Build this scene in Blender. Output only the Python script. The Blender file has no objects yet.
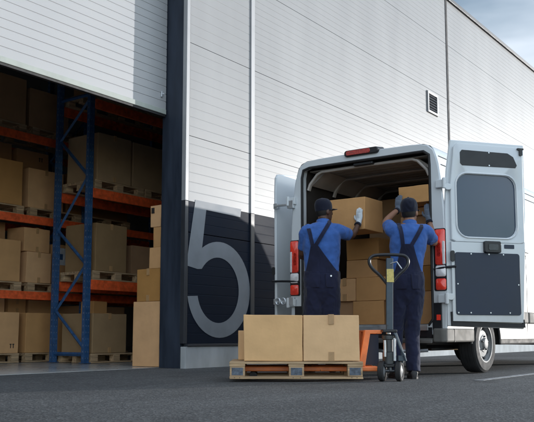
import bpy, bmesh, math, random
from mathutils import Vector, Matrix, noise as noise3
R_ = math.radians
random.seed(7)
scene = bpy.context.scene
col = scene.collection

# ------------------------------------------------------------------ materials
def newmat(name):
    m = bpy.data.materials.new(name); m.use_nodes = True
    nt = m.node_tree; b = nt.nodes['Principled BSDF']
    return m, nt, b
def noise(nt, scale, detail=4, vec=None, rough=.55):
    n = nt.nodes.new('ShaderNodeTexNoise'); n.inputs['Scale'].default_value = scale
    n.inputs['Detail'].default_value = detail; n.inputs['Roughness'].default_value = rough
    if vec is not None: nt.links.new(vec, n.inputs['Vector'])
    return n
def coord(nt, kind='Object', scale=None):
    t = nt.nodes.new('ShaderNodeTexCoord')
    if scale is None: return t.outputs[kind]
    mp = nt.nodes.new('ShaderNodeMapping'); mp.inputs['Scale'].default_value = scale
    nt.links.new(t.outputs[kind], mp.inputs['Vector']); return mp.outputs['Vector']
def ramp(nt, fac, stops):
    r = nt.nodes.new('ShaderNodeValToRGB'); el = r.color_ramp.elements
    while len(el) < len(stops): el.new(.5)
    for e, (p, c) in zip(el, stops):
        e.position = p; e.color = (*c, 1) if len(c) == 3 else c
    nt.links.new(fac, r.inputs['Fac']); return r.outputs['Color']
def bump(nt, b, h, strength, dist=.01):
    n = nt.nodes.new('ShaderNodeBump'); n.inputs['Strength'].default_value = strength
    n.inputs['Distance'].default_value = dist
    nt.links.new(h, n.inputs['Height']); nt.links.new(n.outputs['Normal'], b.inputs['Normal'])
def mat(name, c, rough=.6, metal=0, var=.12, scale=6, bstr=0, bscale=60, bdist=.004, coat=0, spec=.5, stretch=None, rvar=.08, wear=None):
    m, nt, b = newmat(name)
    v = coord(nt, 'Object', stretch)
    n = noise(nt, scale, 5, v)
    lo = tuple(x*(1-var) for x in c); hi = tuple(min(1, x*(1+var)) for x in c)
    base = ramp(nt, n.outputs['Fac'], [(.3, lo), (.7, hi)])
    if wear:
        wc, ws, th = wear; wn = noise(nt, ws, 8, coord(nt, 'Object'), .68)
        mx = nt.nodes.new('ShaderNodeMixRGB'); nt.links.new(ramp(nt, wn.outputs['Fac'], [(th, (0, 0, 0)), (th+.03, (.85, .85, .85))]), mx.inputs[0])
        nt.links.new(base, mx.inputs[1]); mx.inputs[2].default_value = (*wc, 1); base = mx.outputs[0]
    nt.links.new(base, b.inputs['Base Color'])
    if rvar:
        rr = ramp(nt, n.outputs['Fac'], [(.3, (max(0, rough-rvar),)*3), (.7, (min(1, rough+rvar),)*3)])
        nt.links.new(rr, b.inputs['Roughness'])
    else: b.inputs['Roughness'].default_value = rough
    b.inputs['Metallic'].default_value = metal
    b.inputs['Coat Weight'].default_value = coat; b.inputs['Coat Roughness'].default_value = .12
    b.inputs['Specular IOR Level'].default_value = spec
    if bstr: bump(nt, b, noise(nt, bscale, 4, v).outputs['Fac'], bstr, bdist)
    return m

M = {}
def asphalt():
    m, nt, b = newmat('asphalt'); v = coord(nt)
    vo = nt.nodes.new('ShaderNodeTexVoronoi'); vo.inputs['Scale'].default_value = 62; nt.links.new(v, vo.inputs['Vector'])
    f = noise(nt, 38, 4, v, .75); c = noise(nt, .45, 6, v, .6); s = noise(nt, 1.1, 6, v, .65)
    trk = noise(nt, 1, 5, coord(nt, 'Object', (.35, 2.6, 1)), .6)
    def mul(x, y):
        n = nt.nodes.new('ShaderNodeMixRGB'); n.blend_type = 'MULTIPLY'; n.inputs[0].default_value = 1
        nt.links.new(x, n.inputs[1]); nt.links.new(y, n.inputs[2]); return n.outputs[0]
    grey = nt.nodes.new('ShaderNodeRGBToBW'); nt.links.new(vo.outputs['Color'], grey.inputs[0])
    stones = ramp(nt, grey.outputs[0], [(.2, (.060, .062, .064)), (.6, (.080, .081, .082)), (.88, (.135, .137, .138))])
    o = mul(stones, ramp(nt, f.outputs['Fac'], [(.3, (.66, .66, .66)), (.7, (1.3, 1.3, 1.3))]))
    o = mul(o, ramp(nt, c.outputs['Fac'], [(.3, (.78, .78, .78)), (.7, (1.18, 1.18, 1.18))]))
    o = mul(o, ramp(nt, s.outputs['Fac'], [(.60, (1, 1, 1)), (.72, (.6, .6, .61))]))
    o = mul(o, ramp(nt, trk.outputs['Fac'], [(.35, (.86, .86, .86)), (.6, (1.06, 1.06, 1.05))]))
    nt.links.new(o, b.inputs['Base Color'])
    b.inputs['Roughness'].default_value = .85; b.inputs['Specular IOR Level'].default_value = .3
    ad = nt.nodes.new('ShaderNodeMath'); ad.operation = 'ADD'
    nt.links.new(f.outputs['Fac'], ad.inputs[0]); nt.links.new(vo.outputs['Distance'], ad.inputs[1])
    bump(nt, b, ad.outputs[0], .55, .007)
    return m
def cardboard(name, c, amt=.26):
    m, nt, b = newmat(name); v = coord(nt)
    oi = nt.nodes.new('ShaderNodeObjectInfo')
    n = noise(nt, 3.5, 5, v); w = noise(nt, 9, 3, v)
    hs = nt.nodes.new('ShaderNodeHueSaturation')
    rg = nt.nodes.new('ShaderNodeMapRange'); rg.inputs['To Min'].default_value = 1-amt; rg.inputs['To Max'].default_value = 1+amt
    nt.links.new(oi.outputs['Random'], rg.inputs['Value']); nt.links.new(rg.outputs[0], hs.inputs['Value'])
    r2 = nt.nodes.new('ShaderNodeMapRange'); r2.inputs['To Min'].default_value = 1.12; r2.inputs['To Max'].default_value = .9
    nt.links.new(oi.outputs['Random'], r2.inputs['Value']); nt.links.new(r2.outputs[0], hs.inputs['Saturation'])
    nt.links.new(ramp(nt, n.outputs['Fac'], [(.3, tuple(x*.9 for x in c)), (.72, tuple(x*1.08 for x in c))]), hs.inputs['Color'])
    nt.links.new(hs.outputs[0], b.inputs['Base Color'])
    b.inputs['Roughness'].default_value = .82; b.inputs['Specular IOR Level'].default_value = .25
    ad = nt.nodes.new('ShaderNodeMath'); ad.operation = 'ADD'
    nt.links.new(w.outputs['Fac'], ad.inputs[0]); nt.links.new(n.outputs['Fac'], ad.inputs[1])
    bump(nt, b, ad.outputs[0], .35, .012)
    return m
def fabric(name, c, var=.18):
    m, nt, b = newmat(name); v = coord(nt)
    n = noise(nt, 9, 5, v); fold = noise(nt, 7.5, 3, coord(nt, 'Object', (1.3, 1.3, .8)), .5); fold.noise_type = 'RIDGED_MULTIFRACTAL'; fold.inputs['Distortion'].default_value = .8
    weave = noise(nt, 420, 2, v)
    nt.links.new(ramp(nt, n.outputs['Fac'], [(.3, tuple(x*(1-var) for x in c)), (.7, tuple(x*(1+var) for x in c))]), b.inputs['Base Color'])
    b.inputs['Roughness'].default_value = .9; b.inputs['Specular IOR Level'].default_value = .2
    b.inputs['Sheen Weight'].default_value = .15
    mm = nt.nodes.new('ShaderNodeMath'); mm.operation = 'MULTIPLY_ADD'; mm.inputs[1].default_value = .05
    nt.links.new(weave.outputs['Fac'], mm.inputs[0]); nt.links.new(fold.outputs['Fac'], mm.inputs[2])
    bump(nt, b, mm.outputs[0], .8, .03)
    return m
M['asphalt'] = asphalt()
M['white_panel'] = mat('white_panel', (.31, .311, .314), .36, var=.07, scale=1.1, stretch=(1.1, 1, .3), spec=.17, rvar=.01)
M['dark_panel'] = mat('dark_panel', (.0075, .012, .023), .62, var=.14, scale=.8, stretch=(.6, 1, 2), spec=.10)
M['navy_jamb'] = mat('navy_jamb', (.027, .036, .054), .45, var=.35, scale=3, spec=.3, stretch=(2, 2, .35), bstr=.1, bscale=8, wear=((.10, .11, .12), 5, .69))
M['number_white'] = mat('number_white', (.20, .217, .237), .55, var=.12, scale=3, spec=.30)
M['gap'] = mat('gap', (.03, .032, .036), .8)
M['core'] = mat('panel_core', (.13, .132, .136), .8)
M['trim'] = mat('trim', (.33, .335, .345), .5, metal=.1, var=.06, scale=3)
M['concrete'] = mat('concrete', (.40, .42, .43), .85, var=.22, scale=2.6, bstr=.4, bscale=40, stretch=(1, 1, .5), spec=.1)
M['floor'] = mat('floor_concrete', (.34, .36, .36), .28, var=.25, scale=1.2, coat=.25)
M['inner_wall'] = mat('inner_wall', (.50, .48, .45), .8, var=.15, scale=.7)
M['dark_trim'] = mat('dark_trim', (.03, .033, .04), .45)
M['shutter'] = mat('shutter', (.36, .365, .375), .5, var=.03, scale=.9, bstr=.12, bscale=130, bdist=.002, coat=.1)
M['rail_green'] = mat('rail_green', (.33, .36, .33), .6)
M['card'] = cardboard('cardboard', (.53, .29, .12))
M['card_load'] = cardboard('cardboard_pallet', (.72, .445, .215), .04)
M['card_shaded'] = cardboard('cardboard_shaded', (.34, .225, .12))  # darker copy of the cardboard, shade of the right bay put into its colour
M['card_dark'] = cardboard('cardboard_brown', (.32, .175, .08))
M['tape'] = mat('tape', (.42, .25, .115), .35, var=.1, scale=20)
M['print_black'] = mat('print_black', (.025, .02, .018), .7)
M['wood'] = mat('pallet_wood', (.43, .295, .17), .8, var=.42, scale=5, stretch=(.5, 6, 6), bstr=.3, bscale=14)
M['stamp'] = mat('stamp_patch', (.10, .12, .15), .8, var=.5, scale=28)
M['rack_blue'] = mat('rack_blue', (.028, .088, .21), .45, var=.3, scale=16, wear=((.13, .14, .15), 14, .67))
M['rack_orange'] = mat('rack_orange', (.76, .115, .03), .5, var=.28, scale=14, wear=((.22, .12, .08), 11, .66))
M['hole'] = mat('hole', (.14, .19, .27), .6)
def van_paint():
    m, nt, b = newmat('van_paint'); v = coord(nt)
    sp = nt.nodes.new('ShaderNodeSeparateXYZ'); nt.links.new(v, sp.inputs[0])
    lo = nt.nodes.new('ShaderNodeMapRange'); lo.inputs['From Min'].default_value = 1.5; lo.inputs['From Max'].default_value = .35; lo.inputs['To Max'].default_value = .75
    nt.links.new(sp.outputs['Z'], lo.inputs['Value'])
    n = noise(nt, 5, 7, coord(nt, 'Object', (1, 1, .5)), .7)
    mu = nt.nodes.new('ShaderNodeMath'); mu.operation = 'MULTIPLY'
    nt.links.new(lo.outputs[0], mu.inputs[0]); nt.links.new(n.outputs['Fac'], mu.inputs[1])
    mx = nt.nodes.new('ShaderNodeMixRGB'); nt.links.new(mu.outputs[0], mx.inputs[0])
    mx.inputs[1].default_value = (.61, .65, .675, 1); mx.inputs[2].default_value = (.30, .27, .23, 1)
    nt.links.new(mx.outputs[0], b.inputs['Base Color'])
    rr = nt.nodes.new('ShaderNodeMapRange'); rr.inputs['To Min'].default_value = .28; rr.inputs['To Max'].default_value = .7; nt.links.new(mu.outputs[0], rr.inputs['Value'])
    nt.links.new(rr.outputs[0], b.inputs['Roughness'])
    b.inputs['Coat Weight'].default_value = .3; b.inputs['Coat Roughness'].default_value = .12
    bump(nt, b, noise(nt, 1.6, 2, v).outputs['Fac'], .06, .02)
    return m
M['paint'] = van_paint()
M['bumper_grey'] = mat('bumper_grey', (.11, .105, .095), .7, var=.2, scale=8)
M['rubber'] = mat('rubber', (.014, .014, .015), .65, var=.2, scale=20, bstr=.15, bscale=120)
M['tyre'] = mat('tyre', (.022, .022, .023), .8, var=.3, scale=14, bstr=.25, bscale=90)
M['black_plastic'] = mat('black_plastic', (.012, .013, .016), .4, var=.15, scale=10)
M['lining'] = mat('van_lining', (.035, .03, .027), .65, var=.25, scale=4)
M['roof_lining'] = mat('van_roof_lining', (.32, .30, .28), .55, var=.15, scale=4)
M['rib'] = mat('van_rib', (.42, .39, .36), .5, var=.12, scale=5)
M['trim_panel'] = mat('door_trim_panel', (.017, .027, .050), .42, var=.12, scale=2, spec=.4)
M['door_glass'] = mat('door_glass', (.026, .048, .088), .16, var=.06, scale=1.2, coat=.5)
M['glass'] = mat('cab_glass', (.015, .018, .022), .05, var=.05, coat=.6, rvar=0)
M['alu'] = mat('aluminium', (.62, .65, .68), .35, metal=.8, var=.08, scale=12)
M['rim'] = mat('steel_rim', (.22, .225, .23), .6, metal=.1, var=.1, scale=10)
M['red_lens'] = mat('red_lens', (.85, .055, .03), .12, var=.12, scale=25, coat=.7)
M['dark_red_lens'] = mat('dark_red_lens', (.38, .02, .012), .15, var=.5, scale=60, coat=.6)
M['clear_lens'] = mat('clear_lens', (.72, .70, .70), .12, var=.1, scale=30, coat=.7)
M['under'] = mat('underbody', (.02, .02, .02), .7, var=.3, scale=9)
M['jack_orange'] = mat('jack_orange', (.82, .23, .07), .45, var=.2, scale=9, wear=((.09, .06, .045), 9, .63))
M['jack_blue'] = mat('jack_handle_paint', (.052, .075, .095), .5, var=.2, scale=12, wear=((.03, .03, .03), 16, .64))
M['steel'] = mat('dark_steel', (.07, .075, .08), .4, metal=.7, var=.2, scale=18)
M['yellow'] = mat('yellow_label', (.62, .50, .16), .6, var=.25, scale=40)
M['shirt'] = fabric('blue_shirt', (.045, .118, .36))
M['navy'] = fabric('navy_dungarees', (.013, .016, .040))
M['cap'] = fabric('navy_cap', (.008, .010, .022))
M['glove_white'] = fabric('pale_glove', (.55, .60, .63), .1)
M['glove_dark'] = fabric('dark_glove', (.10, .125, .165))
M['skin_dark'] = mat('skin_deep', (.075, .034, .020), .5, var=.12, scale=14)
M['skin_tan'] = mat('skin_tan', (.27, .135, .085), .5, var=.1, scale=14)
M['hair'] = mat('dark_hair', (.010, .008, .007), .7)
M['boot'] = mat('boot', (.012, .012, .014), .5)
M['white_line'] = mat('road_paint', (.24, .245, .25), .8, var=.75, scale=11, bstr=.5, bscale=50)

# ------------------------------------------------------------------ mesh builder
class MB:
    def __init__(s): s.v = []; s.f = []; s.m = []
    def add(s, vs, fs, mi=0):
        o = len(s.v); s.v += [tuple(p) for p in vs]
        for f in fs: s.f.append([i+o for i in f]); s.m.append(mi)
    def box(s, x0, x1, y0, y1, z0, z1, mi=0, T=None, jit=0):
        vs = [Vector((x, y, z)) for x in (x0, x1) for y in (y0, y1) for z in (z0, z1)]
        if jit: vs = [v + Vector((random.uniform(-jit, jit), random.uniform(-jit, jit), random.uniform(-jit, jit)*.6)) for v in vs]
        if T is not None: vs = [T @ v for v in vs]
        s.add(vs, [(0, 1, 3, 2), (4, 6, 7, 5), (0, 4, 5, 1), (2, 3, 7, 6), (0, 2, 6, 4), (1, 5, 7, 3)], mi)
        return s
    def loft(s, rings, cap=True, mi=0, closed=True):
        n = len(rings[0]); vs = [p for r in rings for p in r]; fs = []
        for i in range(len(rings)-1):
            for j in range(n if closed else n-1):
                k = (j+1) % n
                fs.append((i*n+j, i*n+k, (i+1)*n+k, (i+1)*n+j))
        if cap and closed:
            fs.append(tuple(range(n))); fs.append(tuple((len(rings)-1)*n+j for j in range(n)))
        s.add(vs, fs, mi); return s
    def tube(s, pts, r, n=10, mi=0, flat=None, round_=False):
        pts = [Vector(p) for p in pts]
        rs = r if isinstance(r, (list, tuple)) else [r]*len(pts)
        if round_:
            d0 = (pts[0]-pts[1]).normalized(); d1 = (pts[-1]-pts[-2]).normalized(); P = []; Q = []
            for k in (80, 55, 28): P.append(pts[0]+d0*rs[0]*math.sin(R_(k))); Q.append(rs[0]*math.cos(R_(k)))
            P += pts; Q += list(rs)
            for k in (28, 55, 80): P.append(pts[-1]+d1*rs[-1]*math.sin(R_(k))); Q.append(rs[-1]*math.cos(R_(k)))
            pts, rs = P, Q
        rings = []; up = None
        for i, p in enumerate(pts):
            a = pts[max(0, i-1)]; b = pts[min(len(pts)-1, i+1)]; d = (b-a)
            d = d.normalized() if d.length > 1e-9 else Vector((0, 0, 1))
            if up is None:
                up = Vector((0, 0, 1)) if abs(d.z) < .9 else Vector((0, 1, 0))
            e = d.cross(up)
            if e.length < 1e-4: e = d.cross(Vector((1, 0, 0)))
            e.normalize(); g = e.cross(d).normalized(); up = g
            fx, fy = flat if flat else (1, 1)
            rings.append([p + e*(math.cos(2*math.pi*k/n)*rs[i]*fx) + g*(math.sin(2*math.pi*k/n)*rs[i]*fy) for k in range(n)])
        return s.loft(rings, True, mi)
    def prism(s, poly, fn, t0, t1, mi=0):
        n = len(poly); vs = [fn(a, b, t0) for a, b in poly] + [fn(a, b, t1) for a, b in poly]
        fs = [tuple(range(n)), tuple(range(n, 2*n))] + [(i, (i+1) % n, n+(i+1) % n, n+i) for i in range(n)]
        s.add(vs, fs, mi); return s
    def lathe(s, prof, T, n=28, mi=0, cap=True):     # prof (r, h) about local z
        rings = [[T @ Vector((r*math.cos(2*math.pi*k/n), r*math.sin(2*math.pi*k/n), h)) for k in range(n)] for r, h in prof]
        return s.loft(rings, cap, mi)
    def ball(s, c, rx, ry, rz, n=14, mi=0, T=None):
        rings = []
        for i in range(1, 10):
            a = math.pi*i/10 - math.pi/2
            ring = [Vector((c[0]+rx*math.cos(a)*math.cos(2*math.pi*k/n), c[1]+ry*math.cos(a)*math.sin(2*math.pi*k/n), c[2]+rz*math.sin(a))) for k in range(n)]
            rings.append([T @ p for p in ring] if T is not None else ring)
        return s.loft(rings, True, mi)
    def build(s, name, mats, parent=None, bevel=0, smooth=False, seg=2, ang=35):
        me = bpy.data.meshes.new(name); me.from_pydata(s.v, [], s.f)
        if not isinstance(mats, (list, tuple)): mats = [mats]
        for m in mats: me.materials.append(m)
        me.polygons.foreach_set('material_index', s.m)
        bm = bmesh.new(); bm.from_mesh(me); bmesh.ops.recalc_face_normals(bm, faces=bm.faces); bm.to_mesh(me); bm.free()
        if smooth:
            me.polygons.foreach_set('use_smooth', [True]*len(me.polygons)); me.set_sharp_from_angle(angle=R_(ang))
        me.update()
        o = bpy.data.objects.new(name, me); col.objects.link(o)
        if parent: o.parent = parent
        if bevel:
            b = o.modifiers.new('bevel', 'BEVEL'); b.width = bevel; b.segments = seg; b.limit_method = 'ANGLE'; b.angle_limit = R_(40)
        return o

def empty(name, loc, rz=0):
    o = bpy.data.objects.new(name, None); col.objects.link(o); o.location = loc; o.rotation_euler = (0, 0, rz)
    o.empty_display_size = .1; return o
def tag(o, label, cat, group=None):
    o['label'] = label; o['category'] = cat
    if group: o['group'] = group
    return o
def struct(o): o['kind'] = 'structure'; return o
def rrect(x0, x1, z0, z1, r, n=6):
    out = []
    for cx, cz, a0 in ((x1-r, z1-r, 0), (x0+r, z1-r, 90), (x0+r, z0+r, 180), (x1-r, z0+r, 270)):
        for k in range(n+1):
            a = R_(a0+90*k/n); out.append((cx+r*math.cos(a), cz+r*math.sin(a)))
    return out
def polar(poly, c, angs):
    out = []
    for a in angs:
        d = (math.cos(a), math.sin(a)); best = None
        for i in range(len(poly)):
            p, q = poly[i], poly[(i+1) % len(poly)]
            ex, ey = q[0]-p[0], q[1]-p[1]; den = d[0]*ey-d[1]*ex
            if abs(den) < 1e-12: continue
            px, py = p[0]-c[0], p[1]-c[1]
            t = (px*ey-py*ex)/den; u = (px*d[1]-py*d[0])/den
            if t > 0 and -1e-6 <= u <= 1+1e-6 and (best is None or t > best): best = t
        out.append((c[0]+d[0]*best, c[1]+d[1]*best))
    return out

# ------------------------------------------------------------------ ground
g = MB(); g.add([(-250, -250, 0), (300, -250, 0), (300, 250, 0), (-250, 250, 0)], [(0, 1, 2, 3)])
struct(g.build('asphalt_ground', M['asphalt']))
g = MB(); g.box(-7.7, 29.9, 7.78, 23.9, -.05, .006)
struct(g.build('warehouse_floor', M['floor']))
g = MB()
g.box(7.75, 30, 2.98, 3.08, .002, .004)
struct(g.build('road_marking', M['white_line']))

# ------------------------------------------------------------------ warehouse
WY = 7.33
wh = tag(empty('warehouse', (8.16, WY, 0)), 'large white panelled warehouse with a half open shutter and a big painted number 5', 'warehouse')
OFF = Vector((8.16, WY, 0))
def wb(mb, name, m, parent=wh, **k):
    mb.v = [tuple(Vector(p)-OFF) for p in mb.v]
    return mb.build(name, m, parent, **k)
def ribbed(mb, x0, x1, z0, z1, y, pitch, depth=.0022, w=.007, thick=.06):
    prof = [(y, z0)]; z = z0+pitch
    while z < z1-pitch*.4:
        prof += [(y, z-w), (y+depth, z-w*.35), (y+depth, z+w*.35), (y, z+w)]; z += pitch
    prof += [(y, z1), (y+thick, z1), (y+thick, z0)]
    mb.loft([[(x, a, b) for a, b in prof] for x in (x0, x1)], True)
cols = [8.225, 9.69, 17.34, 25.0, 32.65, 40.3, 48.0]
rows = [2.30, 3.23, 4.58, 5.95, 7.30, 8.42]
mb = MB()
for i in range(len(cols)-1):
    for j in range(len(rows)-1):
        ribbed(mb, cols[i]+.012, cols[i+1]-.012, rows[j]+.004, rows[j+1]-.004, WY, .135 if i == 0 else .105, .0020 if i == 0 else .0022, .006 if i == 0 else .0032)
wb(mb, 'wall_cladding', M['white_panel'])
mb = MB()
for x0, x1 in ((-12, -6), (-6, -1.0)):
    for j in range(len(rows)-1): ribbed(mb, x0+.012, x1-.012, rows[j]+.004, rows[j+1]-.004, WY, .105)
ribbed(mb, -.98, 8.15, 6.004, 7.296, WY, .105); ribbed(mb, -.98, 8.15, 7.304, 8.416, WY, .105)
wb(mb, 'wall_cladding', M['white_panel'])
mb = MB()
for i in range(len(cols)-1):
    ribbed(mb, cols[i]+.012, cols[i+1]-.012, .335, 1.86, WY, .135); ribbed(mb, cols[i]+.012, cols[i+1]-.012, 1.872, 2.30, WY, .135)
wb(mb, 'painted_base_band', M['dark_panel'])
mb = MB()
for x0, x1 in ((-12, -6), (-6, -1.0)): ribbed(mb, x0+.012, x1-.012, .335, 2.30, WY, .135)
wb(mb, 'painted_base_band', M['dark_panel'])
mb = MB()
mb.box(8.24, 48, WY+.062, WY+.14, 0, 8.41); mb.box(-12, -1.0, WY+.062, WY+.14, 0, 8.41); mb.box(-1.0, 8.16, WY+.062, WY+.14, 6.0, 8.41)
mb.box(-12, 48, 30, 30.1, 0, 8.41); mb.box(47.9, 48, WY+.14, 30, 0, 8.41); mb.box(-12, -11.9, WY+.14, 30, 0, 8.41)
wb(mb, 'wall_core', M['core'])
mb = MB()
mb.box(-11.8, 47.8, 7.5, 29.9, 8.28, 8.40)
wb(mb, 'roof', M['trim'])
mb = MB()
mb.box(-7.9, -7.75, 7.5, 24, 0, 8.2); mb.box(30, 30.15, 7.5, 24, 0, 8.2); mb.box(-7.75, 30, 24, 24.1, 0, 8.2)
wb(mb, 'inner_wall', M['inner_wall'])
mb = MB(); mb.box(-12, 48, WY-.05, WY+.2, 8.425, 8.52)
wb(mb, 'parapet_cap', M['dark_trim'], bevel=.006)
mb = MB(); mb.box(8.165, 48, WY-.035, WY+.058, -.02, .292); wb(mb, 'concrete_plinth', M['concrete'], bevel=.008); mb = MB(); mb.box(-12, -1.0, WY-.035, WY+.058, -.02, .292)
wb(mb, 'concrete_plinth', M['concrete'], bevel=.008)
mb = MB(); mb.box(8.20, 48, WY-.05, WY+.03, .296, .331); wb(mb, 'base_flashing', M['dark_trim'], bevel=.003); mb = MB(); mb.box(-12, -1.0, WY-.05, WY+.03, .296, .331)
wb(mb, 'base_flashing', M['dark_trim'], bevel=.003)
mb = MB(); mb.box(8.16, 8.42, WY+.064, 7.775, 0, 6.0); wb(mb, 'door_jamb', M['navy_jamb'], bevel=.004); mb = MB(); mb.box(-1.2, -1.0, WY+.141, 7.775, 0, 6.0); wb(mb, 'door_jamb', M['navy_jamb'], bevel=.004); mb = MB(); mb.box(-1.0, 8.16, WY+.141, 7.775, 6.0, 6.2)
wb(mb, 'door_jamb', M['navy_jamb'], bevel=.004)
mb = MB(); mb.box(8.155, 8.222, WY-.012, WY+.06, 2.302, 8.42)
wb(mb, 'corner_flashing', M['trim'], bevel=.004)
mb = MB(); mb.box(8.155, 8.222, WY-.012, WY+.06, .333, 2.298)
wb(mb, 'corner_flashing', M['dark_trim'], bevel=.004)
# cover strip over the near vertical joint, and thin black joints further on
mb = MB()
mb.box(9.645, 9.735, WY-.022, WY-.001, 2.302, 8.41)
for k in range(11): mb.tube([(9.745, WY-.001, 2.6+.52*k), (9.745, WY-.008, 2.6+.52*k)], .008, 6)
wb(mb, 'joint_cover', M['trim'], bevel=.003)
mb = MB(); mb.box(9.645, 9.735, WY-.022, WY-.001, .34, 2.298)
wb(mb, 'joint_cover', M['dark_trim'], bevel=.003)
for x in cols[2:-1]:
    mb = MB(); mb.box(x-.045, x+.045, WY-.012, WY+.02, .34, 8.41); wb(mb, 'joint_cover', M['gap'])
mb = MB(); mb.box(9.737, 9.75, WY-.005, WY+.01, 2.302, 8.41); wb(mb, 'joint_cover', M['gap'])
# number 5
def arc(cx, cz, rx, rz, a0, a1, n):
    return [(cx+rx*math.cos(R_(a0+(a1-a0)*k/n)), cz+rz*math.sin(R_(a0+(a1-a0)*k/n))) for k in range(n+1)]
five = [(8.375, 2.335), (9.42, 2.335), (9.40, 2.21), (8.61, 2.22), (8.525, 1.655)]
five += arc(8.93, 1.10, .71, .69, 124, -170, 44)
five += arc(8.90, 1.09, .47, .47, -168, 143, 40)
five += [(8.435, 1.365), (8.20, 1.40)]
mb = MB(); mb.prism(five, lambda a, b, t: (a, WY-t, b), .002, .005)
wb(mb, 'number_five', M['number_white'])
# louvred vent
mb = MB()
x0, x1, z0, z1 = 16.16, 16.70, 5.40, 5.88
for a, b, c, d in ((x0, x1, z0, z0+.05), (x0, x1, z1-.05, z1), (x0, x0+.05, z0+.05, z1-.05), (x1-.05, x1, z0+.05, z1-.05)):
    mb.box(a, b, WY-.035, WY-.002, c, d)
vent = wb(mb, 'vent_frame', M['trim'], bevel=.003)
mb = MB()
for k in range(6):
    z = z0+.075+.06*k
    mb.prism([(WY-.03, z), (WY-.024, z+.006), (WY-.003, z+.045), (WY-.006, z+.048)], lambda a, b, t: (t, a, b), x0+.05, x1-.05)
wb(mb, 'vent_slats', M['dark_trim'])
mb = MB(); mb.box(x0-.012, x1+.012, WY-.0045, WY-.0015, z0-.012, z1+.012)
wb(mb, 'vent_backing', M['gap'])
# shutter
mb = MB(); ribbed(mb, -.99, 8.145, 3.64, 6.15, 7.70, .111, .005, .008, .05)
sh = wb(mb, 'shutter_door', M['shutter'])
mb = MB(); mb.box(-.99, 8.14, 7.685, 7.762, 3.565, 3.637)
wb(mb, 'bottom_rail', M['rail_green'], bevel=.006)
mb = MB(); mb.box(-.99, 8.14, 7.70, 7.75, 3.535, 3.564)
wb(mb, 'rubber_seal', M['rubber'])
mb = MB(); mb.box(8.03, 8.06, 7.675, 7.699, 3.80, 3.88); mb.box(8.035, 8.055, 7.64, 7.675, 3.83, 3.85)
wb(mb, 'shutter_latch', M['alu'], bevel=.004)
mb = MB(); mb.box(-.99, 8.14, 7.78, 7.95, 3.9, 6.1); mb.box(-7.7, 29.9, 7.55, 7.7, 6.25, 8.2)
wb(mb, 'lintel', M['inner_wall'])

# ------------------------------------------------------------------ boxes and pallets
def tape_bits(t, w, h, d):
    m = MB(); e = .0075
    m.add([(-.027, -e, h-.09), (.025, -e, h-.088), (.026, -e, h+e), (-.026, -e, h+e), (-.026, d, h+e), (.026, d, h+e), (.026, d, h-.002), (-.026, d, h-.002), (-.026, .002, h-.002), (.026, .002, h-.002), (-.027, .002, h-.09), (.025, .002, h-.088)],
          [(0, 1, 2, 3), (3, 2, 5, 4), (4, 5, 6, 7), (7, 6, 9, 8), (8, 9, 11, 10), (10, 11, 1, 0), (0, 3, 8, 10), (3, 4, 7, 8), (1, 11, 9, 2), (2, 9, 6, 5)])
    m.build('tape', M['tape'], t)
    m = MB(); m.box(-.027, .026, -e, .004, .004, .092); return m
def card_mesh(w, d, h, name, m, parent, bev=.006):
    o_ = Vector((random.uniform(0, 90), random.uniform(0, 90), random.uniform(0, 90)))
    b = MB(); b.box(-w/2, w/2, 0, d, .001, h, jit=.005); o = b.build(name, m, parent)
    bm = bmesh.new(); bm.from_mesh(o.data)
    bmesh.ops.subdivide_edges(bm, edges=bm.edges, cuts=5, use_grid_fill=True)
    bm.normal_update()
    for v in bm.verts:
        q = noise3.noise_vector(v.co*5+o_)*.0032 + noise3.noise_vector(v.co*14+o_)*.0013
        v.co += q
        if v.co.z < .02: v.co.z = max(.0008, v.co.z)
    bm.to_mesh(o.data); bm.free()
    md = o.modifiers.new('bevel', 'BEVEL'); md.width = bev; md.segments = 2; md.limit_method = 'ANGLE'; md.angle_limit = R_(40)
    return o
def carton(x0, x1, y, z, h, d, label, m='card', rz=0, group=None, tape=False, mark=False, name='cardboard_box', flap=False):
    """front face along local x at local y=0, body behind it"""
    w = x1-x0
    t = tag(empty(name, ((x0+x1)/2, y, z), rz+R_(random.uniform(-1.6, 1.6))), label, 'box', group)
    card_mesh(w, d, h, 'carton', M[m], t)
    if tape: tape_bits(t, w, h, d).build('tape', M['tape'], t)
    if mark:
        b = MB(); mx, mz = mark
        for k in range(2): b.box(mx+.05*k, mx+.05*k+.014, -.0065, 0, mz, mz+.055); b.box(mx+.05*k-.01, mx+.05*k+.024, -.0065, 0, mz+.055, mz+.07)
        b.build('printed_mark', M['print_black'], t)
    if flap:
        b = MB(); b.box(-w/2+.004, w/2-.004, -.002, .0, h-.012, h-.008, 0); b.build('flap_seam', M['print_black'], t)
    return t
def pallet_mesh(w, d, h):
    m = MB(); bh = h*.5; dk = h*.15
    for k in range(7):
        y = k*(d-.10)/6; m.box(-w/2, w/2, y, y+.10, h-dk, h, jit=.0015)
    for x in (-w/2, -.0725, w/2-.145): m.box(x, x+.145, .004, d-.004, h-2*dk, h-dk-.001)
    for yy in (.004, d/2-.05, d-.104):
        for x in (-w/2+.004, -.07, w/2-.144): m.box(x, x+.14, yy, yy+.10, dk, h-2*dk-.001)
        m.box(-w/2, w/2, yy-.004, yy+.104, 0, dk-.001)
    return m
proto = pallet_mesh(1.1, .8, .148).build('pallet', M['wood'], bevel=.003)
used = []
def pallet(x, y, z, label):
    o = proto if not used else proto.copy()
    if used: col.objects.link(o)
    used.append(o); o.location = (x, y, z); tag(o, label, 'pallet', 'wooden pallets in the racks'); return o

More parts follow.
